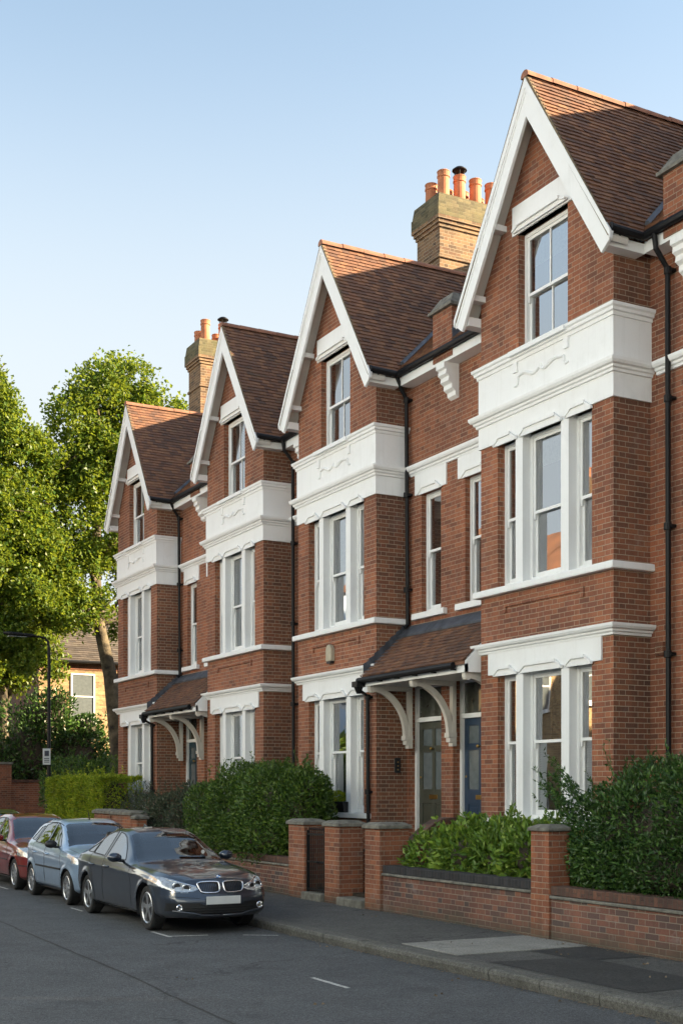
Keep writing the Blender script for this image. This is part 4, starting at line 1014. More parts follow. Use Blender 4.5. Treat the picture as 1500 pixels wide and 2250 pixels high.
def tree(label, base, pts, r0, lobes, N, L, limbs, cat='tree', mat='leaf_tree', per=30):
    t = thing('plane_tree', base, label, cat, 'tall plane trees at the end of the street')
    tr = MB(); k = len(pts); tr.tube(pts, [r0*(1-.6*i/(k-1)) for i in range(k)], 12)
    o = tr.build('trunk', M['bark'], t, smooth=True)
    lm = MB()
    for (s, c, r) in limbs:
        s, c = Vector(s), Vector(c); m1 = s.lerp(c,.4)+Vector((0,0,.5))+rdir()*.25; m2 = s.lerp(c,.75)+Vector((0,0,.35))+rdir()*.3
        lm.tube([s, m1, m2, c], [r, r*.75, r*.5, r*.2], 8)
    for c, r in lobes:
        c = Vector(c); near = min((Vector(p) for p in pts[1:]), key=lambda p: (p-c).length)
        lm.tube([near, near.lerp(c,.5)+Vector((0,0,.3))+rdir()*.3, c], [.10,.06,.025], 6)
        for _ in range(5):
            e = c + Vector([rdir()[q]*r[q]*.9 for q in range(3)]); lm.tube([c, c.lerp(e,.5)+rdir()*.15, e], [.035,.025,.008], 5)
    lm.build('limb', M['bark'], t, smooth=True, recalc=False)
    sub = []
    for c, r in lobes:
        sub.append((c, tuple(q*.8 for q in r)))
        for _ in range(5):
            d = rdir(); k = rnd.uniform(.28,.55); sub.append(((c[0]+d.x*r[0]*.85, c[1]+d.y*r[1]*.85, c[2]+d.z*r[2]*.85), (r[0]*k, r[1]*k, r[2]*k)))
    mb = MB(); n = 0
    while n < N:
        p, nn = lobe_point(sub, .30, .5, .9)
        # sprays of leaves round a twig end
        sd = (nn*.7+rdir()*.6+Vector((0,0,-.1))).normalized(); R0 = rnd.uniform(.22,.5)
        for _ in range(per):
            q = p + rdir()*R0*rnd.random()**.5
            s = L*rnd.uniform(.6,1.25)
            leaf(mb, q, sd*.5+rdir()*.9, rdir()*.7+Vector((0,0,.8)), s, s*.8); n += 1
    mb.build('crown', M[mat], t, recalc=False)
    return t
TB = (15.0, 45.5, .1)
lob = []
for (px, Y, z, r) in ((14.2,45.5,16.7,(1.2,1.3,1.4)),(15.7,46,17.1,(1.2,1.2,1.3)),(16.85,46.2,16.3,(1.1,1.1,1.2)),(17.8,46.3,15.4,(.9,1.0,1.1)),(15.6,45.8,15.6,(1.3,1.3,1.3)),(13.6,45.4,14.2,(1.6,1.5,1.7)),(16.2,46,14.4,(1.9,1.6,1.6)),(14.9,45.6,13.4,(1.7,1.6,1.8)),(13.0,45.3,12.0,(1.5,1.5,1.5)),(12.6,45.0,8.5,(1.3,1.3,1.1)),(13.9,44.9,8.4,(1.0,1.1,.8)),(12.5,45.4,13.6,(1.0,1.1,1.2)),(12.0,45.2,10.4,(1.1,1.2,1.2)),(16.5,46.2,9.4,(1.2,1.2,1.1)),(15.9,46.3,8.2,(.8,.9,.8)),(17.2,46.3,13.2,(1.5,1.5,1.4)),(14.4,45.2,11.2,(1.7,1.5,1.5)),(13.1,45.2,9.9,(1.5,1.5,1.3)),(16.2,46,11.6,(1.8,1.6,1.6)),(17.4,46.4,15.0,(1.2,1.2,1.2)),(18.3,46.6,14.0,(1.1,1.2,1.2)),(14.9,45.6,15.0,(1.6,1.5,1.5))):
    lob.append(((px,Y,z), r))
tree('tall sunlit plane tree with forked trunk directly behind the far gable', TB, [TB,(15.05,45.5,3.5),(14.75,45.5,6.2),(14.3,45.4,8.0),(14.1,45.4,10.5),(14.4,45.5,13.5)], .34, lob, 72000, .155,
     [((15.0,45.5,4.4),(15.75,45.7,10.8),.22),((15.0,45.5,5.0),(16.6,45.9,10.4),.17),((14.3,45.4,8.0),(13.2,45.2,11.0),.13)])
lob = []
for (x, Y, z, r) in ((9.2,42,15.2,(1.1,1.2,1.4)),(9.3,42,14.4,(1.3,1.3,1.4)),(10.1,42.2,13.2,(1.3,1.3,1.4)),(9.0,41.8,13.0,(1.5,1.5,1.7)),(10.6,42.3,11.6,(1.1,1.2,1.2)),(9.5,41.8,11.2,(1.6,1.5,1.5)),(10.7,42,9.8,(1.1,1.2,1.2)),(9.3,41.7,9.2,(1.5,1.5,1.4)),(10.4,41.8,8.2,(1.2,1.2,1.0)),(11.3,42.4,8.6,(1.0,1.1,1.0)),(9.2,41.6,7.2,(1.3,1.3,1.1)),(10.3,41.6,6.6,(.9,1.0,.8)),(8.0,41.5,11,(1.6,1.6,2.2)),(11.5,42.6,10.3,(.9,1.0,1.0))):
    lob.append(((x+.62,Y+2.6,z*1.03+.1), r))
tree('tall sunlit plane tree at the left edge, behind the street lamp head', (9.5,44.4,.1), [(9.5,44.4,.1),(9.45,44.4,4),(9.6,44.4,8),(9.8,44.5,12),(10,44.6,15)], .32, lob, 72000, .155,
     [((9.55,44.4,6),(11,44.6,9),.14),((9.6,44.4,8),(8.6,44.2,10.5),.12)])
lob = [((12.6,53,9.5),(1.8,1.6,2.0)),((12.4,53,12.0),(1.8,1.5,1.8)),((13.6,53.4,7.4),(1.6,1.4,1.4)),((12.2,52.8,7.8),(1.5,1.4,1.4)),((14.6,54,10.5),(1.5,1.5,1.8))]
tree('dense green tree filling the gap between the two tall plane trees', (12.6,53,.1), [(12.6,53,.1),(12.6,53,5),(12.5,53,9),(12.6,53,11.5)], .26, lob, 26000, .18, [((12.6,53,5),(13.6,53.3,7.6),.1)])

# ------------------------------------------------------------------ background houses
def simple_house(label, x0, x1, y0, y1, ze, zr, mat, roofmat, wins, along='x', cat='house', over=.25, group=None, side=None):
    t = thing('background_house', ((x0+x1)/2, y0, .1), label, cat, group)
    w = MB(); w.box(x0, x1, y0, y1, 0, ze)
    if along == 'x': w.prism([(x0+.003,y0+.003,ze),(x0+.003,y1-.003,ze),(x0+.003,(y0+y1)/2,zr-.12)], (x1-x0-.006,0,0))
    else: w.prism([(x0+.003,y0+.003,ze),(x1-.003,y0+.003,ze),((x0+x1)/2,y0+.003,zr-.12)], (0,y1-y0-.006,0))
    wo = w.build('wall', M[mat], t)
    if side: s = MB(); s.box(x0-.02, x0-.003, y0+.002, y1, 0, ze); s.build('side_wall', M[side], t)
    r = MB()
    if along == 'x':
        L = math.hypot((y1-y0)/2+over, zr-ze); ym = (y0+y1)/2
        tiles(r, (x0-.1, y0-over, ze-.05), (1,0,0), (0,ym-y0+over,zr-ze+.05), x1-x0+.2, L, gauge=.22, tw=.3, thick=.035)
        r.prism([(x0-.1,y0-over,ze-.12),(x0-.1,ym,zr-.07),(x0-.1,ym,zr),(x0-.1,y0-over,ze-.05)], (x1-x0+.2,0,0)); r.prism([(x0-.1,y1+over,ze-.12),(x0-.1,ym,zr-.07),(x0-.1,ym,zr),(x0-.1,y1+over,ze-.05)], (x1-x0+.2,0,0))
    else:
        xm = (x0+x1)/2
        for e, s in ((x0-over, 1), (x1+over, -1)):
            r.prism([(e,y0-.1,ze-.12),(xm,y0-.1,zr-.07),(xm,y0-.1,zr),(e,y0-.1,ze-.05)], (0,y1-y0+.2,0))
    r.build('roof', M[roofmat], t, recalc=False)
    if along == 'x':
        g = MB(); g.tube([(x0-.1,y0-over-.06,ze-.08),(x1+.1,y0-over-.06,ze-.08)], .07, 8); g.build('gutter', M['black'], t)
        b = MB(); b.box(x0, x1, y0-.03, y0-.003, ze-.42, ze-.16); b.build('brick_band', M['brick'], t)
    for (face, a0, a1, z0, z1) in wins:
        f = MB(); g = MB(); k = .07; zm = (z0+z1)/2
        def B(mb, a, b, c, d, o0, o1):
            if face == 'y': mb.box(a, b, y0-o1, y0-o0, c, d)
            else: mb.box(x1+o0, x1+o1, a, b, c, d)
        B(f,a0,a0+k,z0,z1,-.05,.05); B(f,a1-k,a1,z0,z1,-.05,.05); B(f,a0+k,a1-k,z1-k,z1,-.05,.05); B(f,a0+k,a1-k,z0,z0+k,-.05,.05); B(f,a0+k,a1-k,zm-.03,zm+.03,-.05,.04); B(f,a0-.1,a1+.1,z0-.12,z0-.003,-.05,.12)
        B(g,a0+k,a1-k,z0+k,zm-.03,-.03,.012); B(g,a0+k,a1-k,zm+.03,z1-k,-.03,.016)
        q = f.build('window', M['white_wood'], t); g.build('pane', M['frost'], q)
    return t
simple_house('sunlit yellow brick house with brown tiled roof behind the dark shrub', 15.42, 24, 58, 66, 8.0, 10.6, 'brick_yellow', 'slate', [('y',16.9,18.05,5.25,7.4),('y',18.95,20.0,5.2,7.4),('y',16.9,18.1,1.4,3.6)], side='brick_side')
t = simple_house('red brick house with white dormer rising behind the yellow brick house', 17.5, 27, 73, 80, 10.2, 13.4, 'brick', 'slate', [('y',18.6,19.6,8.0,9.6)])
d = MB(); d.box(20.5, 22.4, 72.4, 75, 10.3, 11.9); dd = d.build('dormer', M['white_wood'], t); d = MB(); d.box(20.75, 22.15, 72.37, 72.395, 10.7, 11.6); d.build('pane', M['frost'], dd)
simple_house('low white house with sunlit orange tiled roof at the far left', 15.0, 21.5, 83, 90, 4.6, 7.0, 'white', 'tile_orange', [('y',18.6,19.6,2.6,4.0)])
simple_house('pale brick house far down the street, glimpsed through the leaves', 14.0, 22.0, 96, 104, 8.0, 11.5, 'brick_yellow', 'tile_orange', [('y',17,18,5.3,7.2)])
simple_house('unseen brick house behind the terrace, added to shade the side street', 23.5, 72, 27, 38.2, 12.0, 15.5, 'brick', 'tile', [])  # hidden from view, added to cast shade on the boundary wall and shrub
# opposite side of the street (seen in reflections; pale fronts invented to bounce fill light)
for i in range(11):
    y0 = -24+i*7.2
    pal = i not in (8, 9)
    t = simple_house('pale stucco house opposite, made tall and pale to bounce light onto the terrace' if pal else 'yellow brick house on the opposite side of the street', -13.5, -5.6, y0, y0+7.15, 11.6 if pal else 9.6, 14.2 if pal else 12.8, 'bounce_stucco' if pal else 'brick_yellow', 'tile', [('x',y0+1,y0+2.2,1.4,3.4),('x',y0+4.4,y0+6.0,1.4,3.4),('x',y0+1,y0+2.2,5,7),('x',y0+4.4,y0+6.0,5,7)], along='y', group='houses on the opposite side')
    c = MB(); c.box(-10, -9.0, y0-.5, y0+.5, 10, 14.6); co = c.build('chimney', M['brick_chimney'], t)
    for k in range(3): p = MB(); p.lathe([(.14,0),(.12,.45),(.15,.46),(.15,.5),(.1,.5)], (-9.5,y0-.3+k*.3,14.6)); p.build('pot', M['pot'], co)
for i, (x, y, h, r) in enumerate(((-5.2,57,7.2,2.6),(-6,63,13,3.4),(-5.5,70,14.5,3.6),(-6.5,78,15,3.8),(-5.5,88,16,4),(-4.2,52,4.2,1.7),(-4,45.5,3.4,1.5),(-4,38,3.0,1.3),(-4,30,2.8,1.3))):
    lob = [((x+rnd.uniform(-.5,.5)*r, y+rnd.uniform(-.6,.6)*r, h*rnd.uniform(.5,.82)), (r*.62,r*.62,h*.2)) for _ in range(6)]
    tree('leafy tree on the opposite side of the street', (x,y,.1), [(x,y,.1),(x,y,h*.4),(x+.1,y,h*.7)], .05*r, lob, 4500, .32, [])
# street lamp
t = thing('street_lamp', (10.62,38.8,.1), 'tall dark street lamp with a flat lantern among the leaves', 'street lamp')
lx, ly = 10.62, 38.8
p = MB(); p.tube([(lx,ly,.05),(lx,ly,1.6),(lx,ly,1.62),(lx,ly,6.35),(lx-.03,ly,6.55),(lx-.12,ly,6.66),(lx-.55,ly,6.72)], [.085,.085,.06,.045,.04,.035,.032], 10); p.build('pole', M['black'], t, smooth=False)
p = MB(); p.prism([(lx-.5,ly-.14,6.66),(lx-.5,ly+.14,6.66),(lx-1.25,ly+.12,6.70),(lx-1.42,ly,6.71),(lx-1.25,ly-.12,6.70)], (0,0,.09)); p.build('lantern', M['black'], t, bevel=.03)
p = MB(); p.box(lx-1.25, lx-.7, ly-.09, ly+.09, 6.645, 6.665); p.build('lens', M['frost'], t)
t = thing('parking_sign', (lx-.08,ly-.12,2.9), 'small white parking sign strapped low on the street lamp', 'sign')
p = MB(); p.box(lx-.22, lx+.02, ly-.115, ly-.10, 2.75, 3.25); p.build('plate', M['plate'], t, bevel=.01)
p = MB(); p.box(lx-.17, lx-.03, ly-.118, ly-.116, 3.02, 3.18)
for k in range(3): p.box(lx-.18, lx-.02, ly-.118, ly-.116, 2.82+k*.055, 2.845+k*.055)
p.build('printed_mark', M['lead'], t)
EXPOSURE = 2.3
# ------------------------------------------------------------------ cars
def curve(keys, smooth=True):
    xs = [k[0] for k in keys]; ys = [k[1] for k in keys]; n = len(xs)
    sl = [(ys[i+1]-ys[i])/(xs[i+1]-xs[i]) for i in range(n-1)]
    t = [sl[0]] + [0 if sl[i-1]*sl[i] <= 0 else 2*sl[i-1]*sl[i]/(sl[i-1]+sl[i]) for i in range(1, n-1)] + [sl[-1]]
    def f(x):
        if x <= xs[0]: return ys[0]
        if x >= xs[-1]: return ys[-1]
        i = max(k for k in range(n-1) if xs[k] <= x); h = xs[i+1]-xs[i]; u = (x-xs[i])/h
        return (ys[i]*(1+2*u)*(1-u)**2 + t[i]*h*u*(1-u)**2 + ys[i+1]*u*u*(3-2*u) + t[i+1]*h*u*u*(u-1))
    return f
def inside(poly, x, y):
    c = False; n = len(poly); j = n-1
    for i in range(n):
        a, b = poly[i], poly[j]
        if (a[1] > y) != (b[1] > y) and x < (b[0]-a[0])*(y-a[1])/(b[1]-a[1])+a[0]: c = not c
        j = i
    return c
NSEG = (8, 14, 18, 6, 26, 10, 18)
def car(name_label, X0, Y0, P, paint):
    """X0 is the centre line, Y0 the nose; the car faces the camera end of the street"""
    T = thing('parked_car', (X0, Y0+P['L']/2, 0), name_label, 'car', 'cars parked along the kerb')
    top, sh, hw, rw, bot, red = (curve(P[k]) for k in ('top','shoulder','halfw','roofw','bottom','roofdrop'))
    L, fr, rr, Rw = P['L'], P['fw'], P['rw'], P['R']; RA = Rw+.045
    step = P.get('step', .014)
    def section(x):
        W, zs, zt, wr, zb, dr = hw(x), sh(x), top(x), rw(x), bot(x), red(x)
        zr = zt-dr
        pl = [(W*.86,zb),(W*.965,zb+.05),(W*1.0,.50),(W*.992,zs-.09),(W*.955,zs),(min(wr,W*.93),max(zr,zs+.004)),(min(wr,W*.93)*.80,max(zt-.016,zs+.006)),(0,max(zt,zs+.012))]
        pts = []
        for (a, b, n) in zip(pl, pl[1:], NSEG):
            for k in range(n): u = k/n; pts.append([a[0]+(b[0]-a[0])*u, a[1]+(b[1]-a[1])*u])
        pts.append(list(pl[-1]))
        for _ in range(5):
            q = [pts[0]] + [[(pts[i-1][k]+2*pts[i][k]+pts[i+1][k])/4 for k in (0,1)] for i in range(1, len(pts)-1)] + [pts[-1]]
            pts = q
        # the side window glass curves outward a little
        return pts
    nV = sum(NSEG)+1
    st = []
    xs = []
    x = 0.0
    while x < L: xs.append(x); x += step if x > .12 and x < L-.12 else step*.6
    xs.append(L)
    rows = []
    rake = P['rake']
    def put(x, y, z, s=1.0):
        d = rake(z)*max(0, 1-x/.55)**1.5
        x2 = x+d
        for wx in (fr, rr):
            r = math.hypot(x2-wx, z-Rw)
            if y > .4 and z < .95: y += .014*math.exp(-((r-RA-.02)/.045)**2)
            if abs(r-RA) < .0095 and y > .3 and r > 0: k = RA/r; x2 = wx+(x2-wx)*k; z = Rw+(z-Rw)*k
        if y > .5: y += P.get('crease', .008)*math.exp(-((z-(P['crz'](x2)))/.03)**2)
        return (x2, y, z)
    nc = 26; s0 = section(0); bulge = P['bulge']
    for i in range(nc):
        s = i/nc; xc = -bulge*(1-s**2.2)
        rows.append([put(xc, p[0]*s, p[1]) for p in s0])
    for x in xs: rows.append([put(x, p[0], p[1]) for p in section(x)])
    sL = section(L)
    for i in range(1, 13):
        s = 1-i/12; rows.append([put(L+.05*(1-s*s), p[0]*s, p[1]) for p in sL])
    V = []; idx = {}
    nR = len(rows)
    for sgn in (-1, 1):
        for r in rows:
            for p in r: V.append((p[0], sgn*p[1], p[2]))
    groups = {}
    side = P['side']; seg_top = sum(NSEG[:5])
    v5 = sum(NSEG[:5]); v4 = sum(NSEG[:4])
    for si, sgn in enumerate((-1, 1)):
        o = si*nR*nV
        for i in range(nR-1):
            for j in range(nV-1):
                q = [o+i*nV+j, o+(i+1)*nV+j, o+(i+1)*nV+j+1, o+i*nV+j+1]
                if sgn > 0: q = q[::-1]
                c = [sum(V[k][a] for k in q)/4 for a in range(3)]; x, y, z = c[0], abs(c[1]), c[2]
                if y > .34 and (math.hypot(x-fr, z-Rw) < RA or math.hypot(x-rr, z-Rw) < RA): continue
                key = 'body'
                A, B, C, D = P['screen']; a, b = P['rear']
                if A < x < B and z > sh(x)+.03 and y < C+(D-C)*(x-A)/(B-A) and j >= v5-3: key = 'windscreen'
                elif a < x < b and z > sh(x)+.05 and y < P['rearw'] and j >= v5-3: key = 'rear_window'
                elif y > .3:
                    for n, poly in enumerate(side):
                        if inside(poly, x, z) and v4-2 <= j < v5+6: key = ('side_window', n, si); break
                if key == 'body':
                    for nm, poly, xm in P['front']:
                        if x < xm and inside(poly, y, z): key = (nm, si if nm in ('headlight','turn_signal') else 0); break
                if key == 'body' and y > .4:
                    for nm, poly in P['doors']:
                        if inside(poly, x, z) and j < v5-2: key = (nm, si); break
                groups.setdefault(key, []).append(q)
    bv = BVHTree.FromPolygons(V, [q for g in groups.values() for q in g])
    W3 = lambda p: (X0+p[1], Y0+p[0], p[2])
    def emit(key, name, mat, parent, inset=0.0):
        fs = groups.get(key)
        if not fs: return None
        m = MB(); mp = {}
        for q in fs:
            f = []
            for k in q:
                if k not in mp:
                    p = V[k]; mp[k] = len(m.v); m.v.append(W3((p[0]+inset, p[1], p[2])))
                f.append(mp[k])
            ded = []
            for k in f:
                if k not in ded: ded.append(k)
            if len(ded) > 2:
                a, b, c = (Vector(m.v[ded[e]]) for e in (0, 1, 2)); nn = (b-a).cross(c-a); out = a-Vector((X0, Y0+P['L']*.52, .6))
                out.y *= .35
                m.f.append(ded if nn.dot(out) >= 0 else ded[::-1])
        return m.build(name, mat, parent, smooth=True, recalc=False)
    body = emit('body', 'body', paint, T)
    def seam(pts, r=.0045, axis='y', parent=None, name='seam', mat=None):
        """a thin line lying on the bodywork"""
        for sgn in (-1, 1):
            out = []
            for a, b in zip(pts, pts[1:]):
                n = max(2, int(math.hypot(b[0]-a[0], b[1]-a[1])/.03))
                for k in range(n+1):
                    u = k/n; p = (a[0]+(b[0]-a[0])*u, a[1]+(b[1]-a[1])*u)
                    if axis == 'y': hit = bv.ray_cast(Vector((p[0], sgn*2, p[1])), Vector((0,-sgn,0)))[0]
                    elif axis == 'z': hit = bv.ray_cast(Vector((p[0], sgn*p[1], 3)), Vector((0,0,-1)))[0]
                    else: hit = bv.ray_cast(Vector((-2, sgn*p[0], p[1])), Vector((1,0,0)))[0]
                    if hit is not None: out.append(W3(hit))
            if len(out) > 1: yield out
    def lines(name, mat, parent, specs, r=.004):
        m = MB()
        for pts, ax in specs:
            for o in seam(pts, axis=ax):
                m.tube(o, r, 5)
                if name in ('side_trim', 'window_trim'): m.build(name, mat, parent, recalc=False); m = MB()
        if m.v: return m.build(name, mat, parent, recalc=False)
    emit('windscreen', 'windscreen', M['carglass'], T); emit('rear_window', 'rear_window', M['carglass'], T)
    for key in list(groups):
        if isinstance(key, tuple):
            if key[0] == 'side_window': emit(key, 'side_window', M['carside'], T)
            elif key[0] in ('front_door','rear_door'):
                d = emit(key, 'door', paint, T); sgn = -1 if key[1] == 0 else 1
                poly = dict(P['doors'])[key[0]]
                hx = P['handles'][0 if key[0] == 'front_door' else 1]; hz = P['hz']
                hit = bv.ray_cast(Vector((hx, sgn*2, hz)), Vector((0,-sgn,0)))[0]
                if hit:
                    h = MB(); y = hit.y
                    h.tube([W3((hx-.1,y-sgn*.005,hz)),W3((hx-.07,y+sgn*.03,hz+.004)),W3((hx+.07,y+sgn*.03,hz+.008)),W3((hx+.1,y-sgn*.005,hz+.01))], .014, 8)
                    h.build('handle', paint if not P.get('darkhandle') else M['plastic'], d, smooth=True)
            elif key[0] == 'headlight': emit(key, 'headlight', M['lamp_glass'], T)
            elif key[0] == 'turn_signal': emit(key, 'turn_signal', M['amber'], T)
            elif key[0] == 'intake': emit(key, 'air_intake', M['plastic'], T, .012)
            elif key[0] == 'grille_void': emit(key, 'grille_panel', M['plastic'], T, .008)
    lines('shut_line', M['plastic'], T, [(poly+[poly[0]], 'y') for nm, poly in P['doors']] + P['lines'], .0035)
    if P.get('trim'): lines('side_trim', M['plastic'], T, P['trim'], P.get('trim_r', .012))
    lines('window_trim', M['plastic'], T, [(list(poly)+[poly[0]], 'y') for poly in side], .008)
    if P.get('roofbar'): lines('roof_trim', M['plastic'], T, P['roofbar'], .008)
    # wheels
    hwm = P['track']; nsp = P['spokes']
    for wx in (fr, rr):
        for sgn in (-1, 1):
            yc = sgn*hwm; s = sgn
            c = W3((wx, yc, Rw)); wdt = .20
            hub = MB(); hub.lathe([(.02,-s*.02),(Rw*.55,-s*.02),(Rw*.6,-s*.05),(Rw*.6,-s*wdt)], c, 'x', 24)
            w = hub.build('wheel', M['plastic'], T)
            ty = MB(); ri = Rw*.71
            ty.lathe([(ri,-s*.012),(ri+.012,0),(Rw-.03,s*.004),(Rw-.012,-s*.008),(Rw,-s*.035),(Rw,-s*(wdt-.035)),(Rw-.03,-s*wdt),(ri,-s*wdt)], c, 'x', 40); ty.f = ty.f[:-2]
            ty.build('tyre', M['rubber'], w, smooth=False, recalc=False)
            ri_ = MB(); ri_.lathe([(ri,-s*.008),(ri-.012,s*.0),(ri-.025,-s*.012),(ri-.03,-s*.09)], c, 'x', 40); ri_.f = ri_.f[:-2]
            for k in range(nsp):
                an = 2*math.pi*k/nsp + .2
                for da in ((-.085,.085) if P.get('twin') else (0,)):
                    d0 = Vector((0, math.cos(an+da*.3), math.sin(an+da*.3))); d1 = Vector((0, math.cos(an+da), math.sin(an+da))); tt = Vector((0,-d1.z,d1.y)); C = Vector(c); wsp = P.get('spw', .011)
                    q = [C+d0*.05-tt*wsp*1.3, C+d1*(ri-.02)-tt*wsp, C+d1*(ri-.02)+tt*wsp, C+d0*.05+tt*wsp*1.3]
                    ri_.prism([p+Vector((-s*.045+s*.012*(1-abs(i-1.5)/1.5),0,0)) for i, p in enumerate(q)], (s*.03,0,0))
            ri_.lathe([(.065,-s*.04),(.06,-s*.008),(.03,-s*.003),(.001,-s*.003)], c, 'x', 18)
            ri_.build('rim', M['alloy'], w, recalc=True)
            wl = MB(); c2 = W3((wx, sgn*(hwm-.02), Rw)); n = 20
            for k in range(n):
                a0, a1 = -.35+k*(math.pi+.7)/n, -.35+(k+1)*(math.pi+.7)/n
                p0 = (wx+RA*1.005*math.cos(a0), Rw+RA*1.005*math.sin(a0)); p1 = (wx+RA*1.005*math.cos(a1), Rw+RA*1.005*math.sin(a1))
                yo, yi = sgn*(hw(wx)-.012), sgn*.42
                wl.face([W3((p0[0],yo,p0[1])),W3((p1[0],yo,p1[1])),W3((p1[0],yi,p1[1])),W3((p0[0],yi,p0[1]))])
                wl.face([W3((wx,yi,Rw)),W3((p0[0],yi,p0[1])),W3((p1[0],yi,p1[1]))])
            wl.build('wheel_arch', M['plastic'], T, recalc=False)
    u = MB(); zb = P['floor']
    u.box(X0-hw(L/2)*.86, X0+hw(L/2)*.86, Y0+fr+RA, Y0+rr-RA, zb, zb+.1); u.box(X0-.4, X0+.4, Y0+.12, Y0+L-.12, zb, zb+.12)
    u.box(X0-.55, X0+.55, Y0+.14, Y0+.35, zb+.02, zb+.3)
    u.build('underbody', M['plastic'], T)
    # cabin
    sx0, sx1 = P['seats']; b = P['belt']
    it = MB(); it.box(X0-.62, X0+.62, Y0+A_(P)-.02, Y0+A_(P)+.42, b-.25, b-.06); it.box(X0-.66, X0+.66, Y0+A_(P), Y0+P['rear'][0], .32, .36); it.build('dashboard', M['plastic'], T, bevel=.03)
    for sgn in (-1, 1):
        for sx in (sx0, sx1):
            s = MB(); cx = X0+sgn*.34
            s.prism([(cx-.24,Y0+sx,.45),(cx-.24,Y0+sx+.5,.42),(cx-.24,Y0+sx+.62,.42),(cx-.20,Y0+sx+.78,b+.18),(cx-.20,Y0+sx+.68,b+.18),(cx-.24,Y0+sx+.46,.62),(cx-.24,Y0+sx,.62)], (.46,0,0))
            so_ = s.build('seat', M['rubber'], T, bevel=.03)
            s = MB(); s.box(cx-.12, cx+.12, Y0+sx+.70, Y0+sx+.79, b+.22, b+.38); s.build('headrest', M['rubber'], so_, bevel=.03)
    sw = MB(); swx = X0+P.get('wheelside', -1)*.34; cc = Vector((swx, Y0+A_(P)+.52, b-.02)); pts = []
    for k in range(25): a = 2*math.pi*k/24; pts.append(cc+Vector((.18*math.cos(a), .07*math.sin(a), .165*math.sin(a))))
    sw.tube(pts, .014, 6, cap=False); sw.build('steering_wheel', M['plastic'], T, smooth=True)
    # mirrors
    mx, mz = P['mirror']
    for sgn in (-1, 1):
        y = hw(mx)*.97
        m = MB(); n0 = len(m.v); pr = [(.001,-.0),(.06,.01),(.085,.05),(.085,.11),(.07,.14),(.055,.145)]
        m.lathe(pr, (0,0,0), 'y', 14)
        m.v = [W3((mx+v[1]*.9-.06, sgn*(y+.11)+v[0]*1.25, mz+v[2]*.82)) for v in m.v]
        mo = m.build('mirror', paint if not P.get('darkmirror') else M['plastic'], T, smooth=True)
        a = MB(); a.tube([W3((mx+.03,sgn*(y-.05),mz-.06)), W3((mx+.03,sgn*(y+.06),mz-.045))], .022, 8); a.build('mirror_arm', M['plastic'], mo)
    hit = lambda y, z: (lambda h: h.x if h else 0)(bv.ray_cast(Vector((-2, y, z)), Vector((1,0,0)))[0])
    if P.get('plate'):
        z0, z1 = P['plate']; m = MB(); x = min(hit(0, z0), hit(0, z1), hit(.24, (z0+z1)/2))
        m.box(X0-.255, X0+.255, Y0+x-.014, Y0+x-.002, z0, z1); m.build('number_plate', M['plate'], T, bevel=.004)
    return T, hit, bv, W3
def A_(P): return P['screen'][0]

def rake_fn(keys):
    f = curve(keys); return f
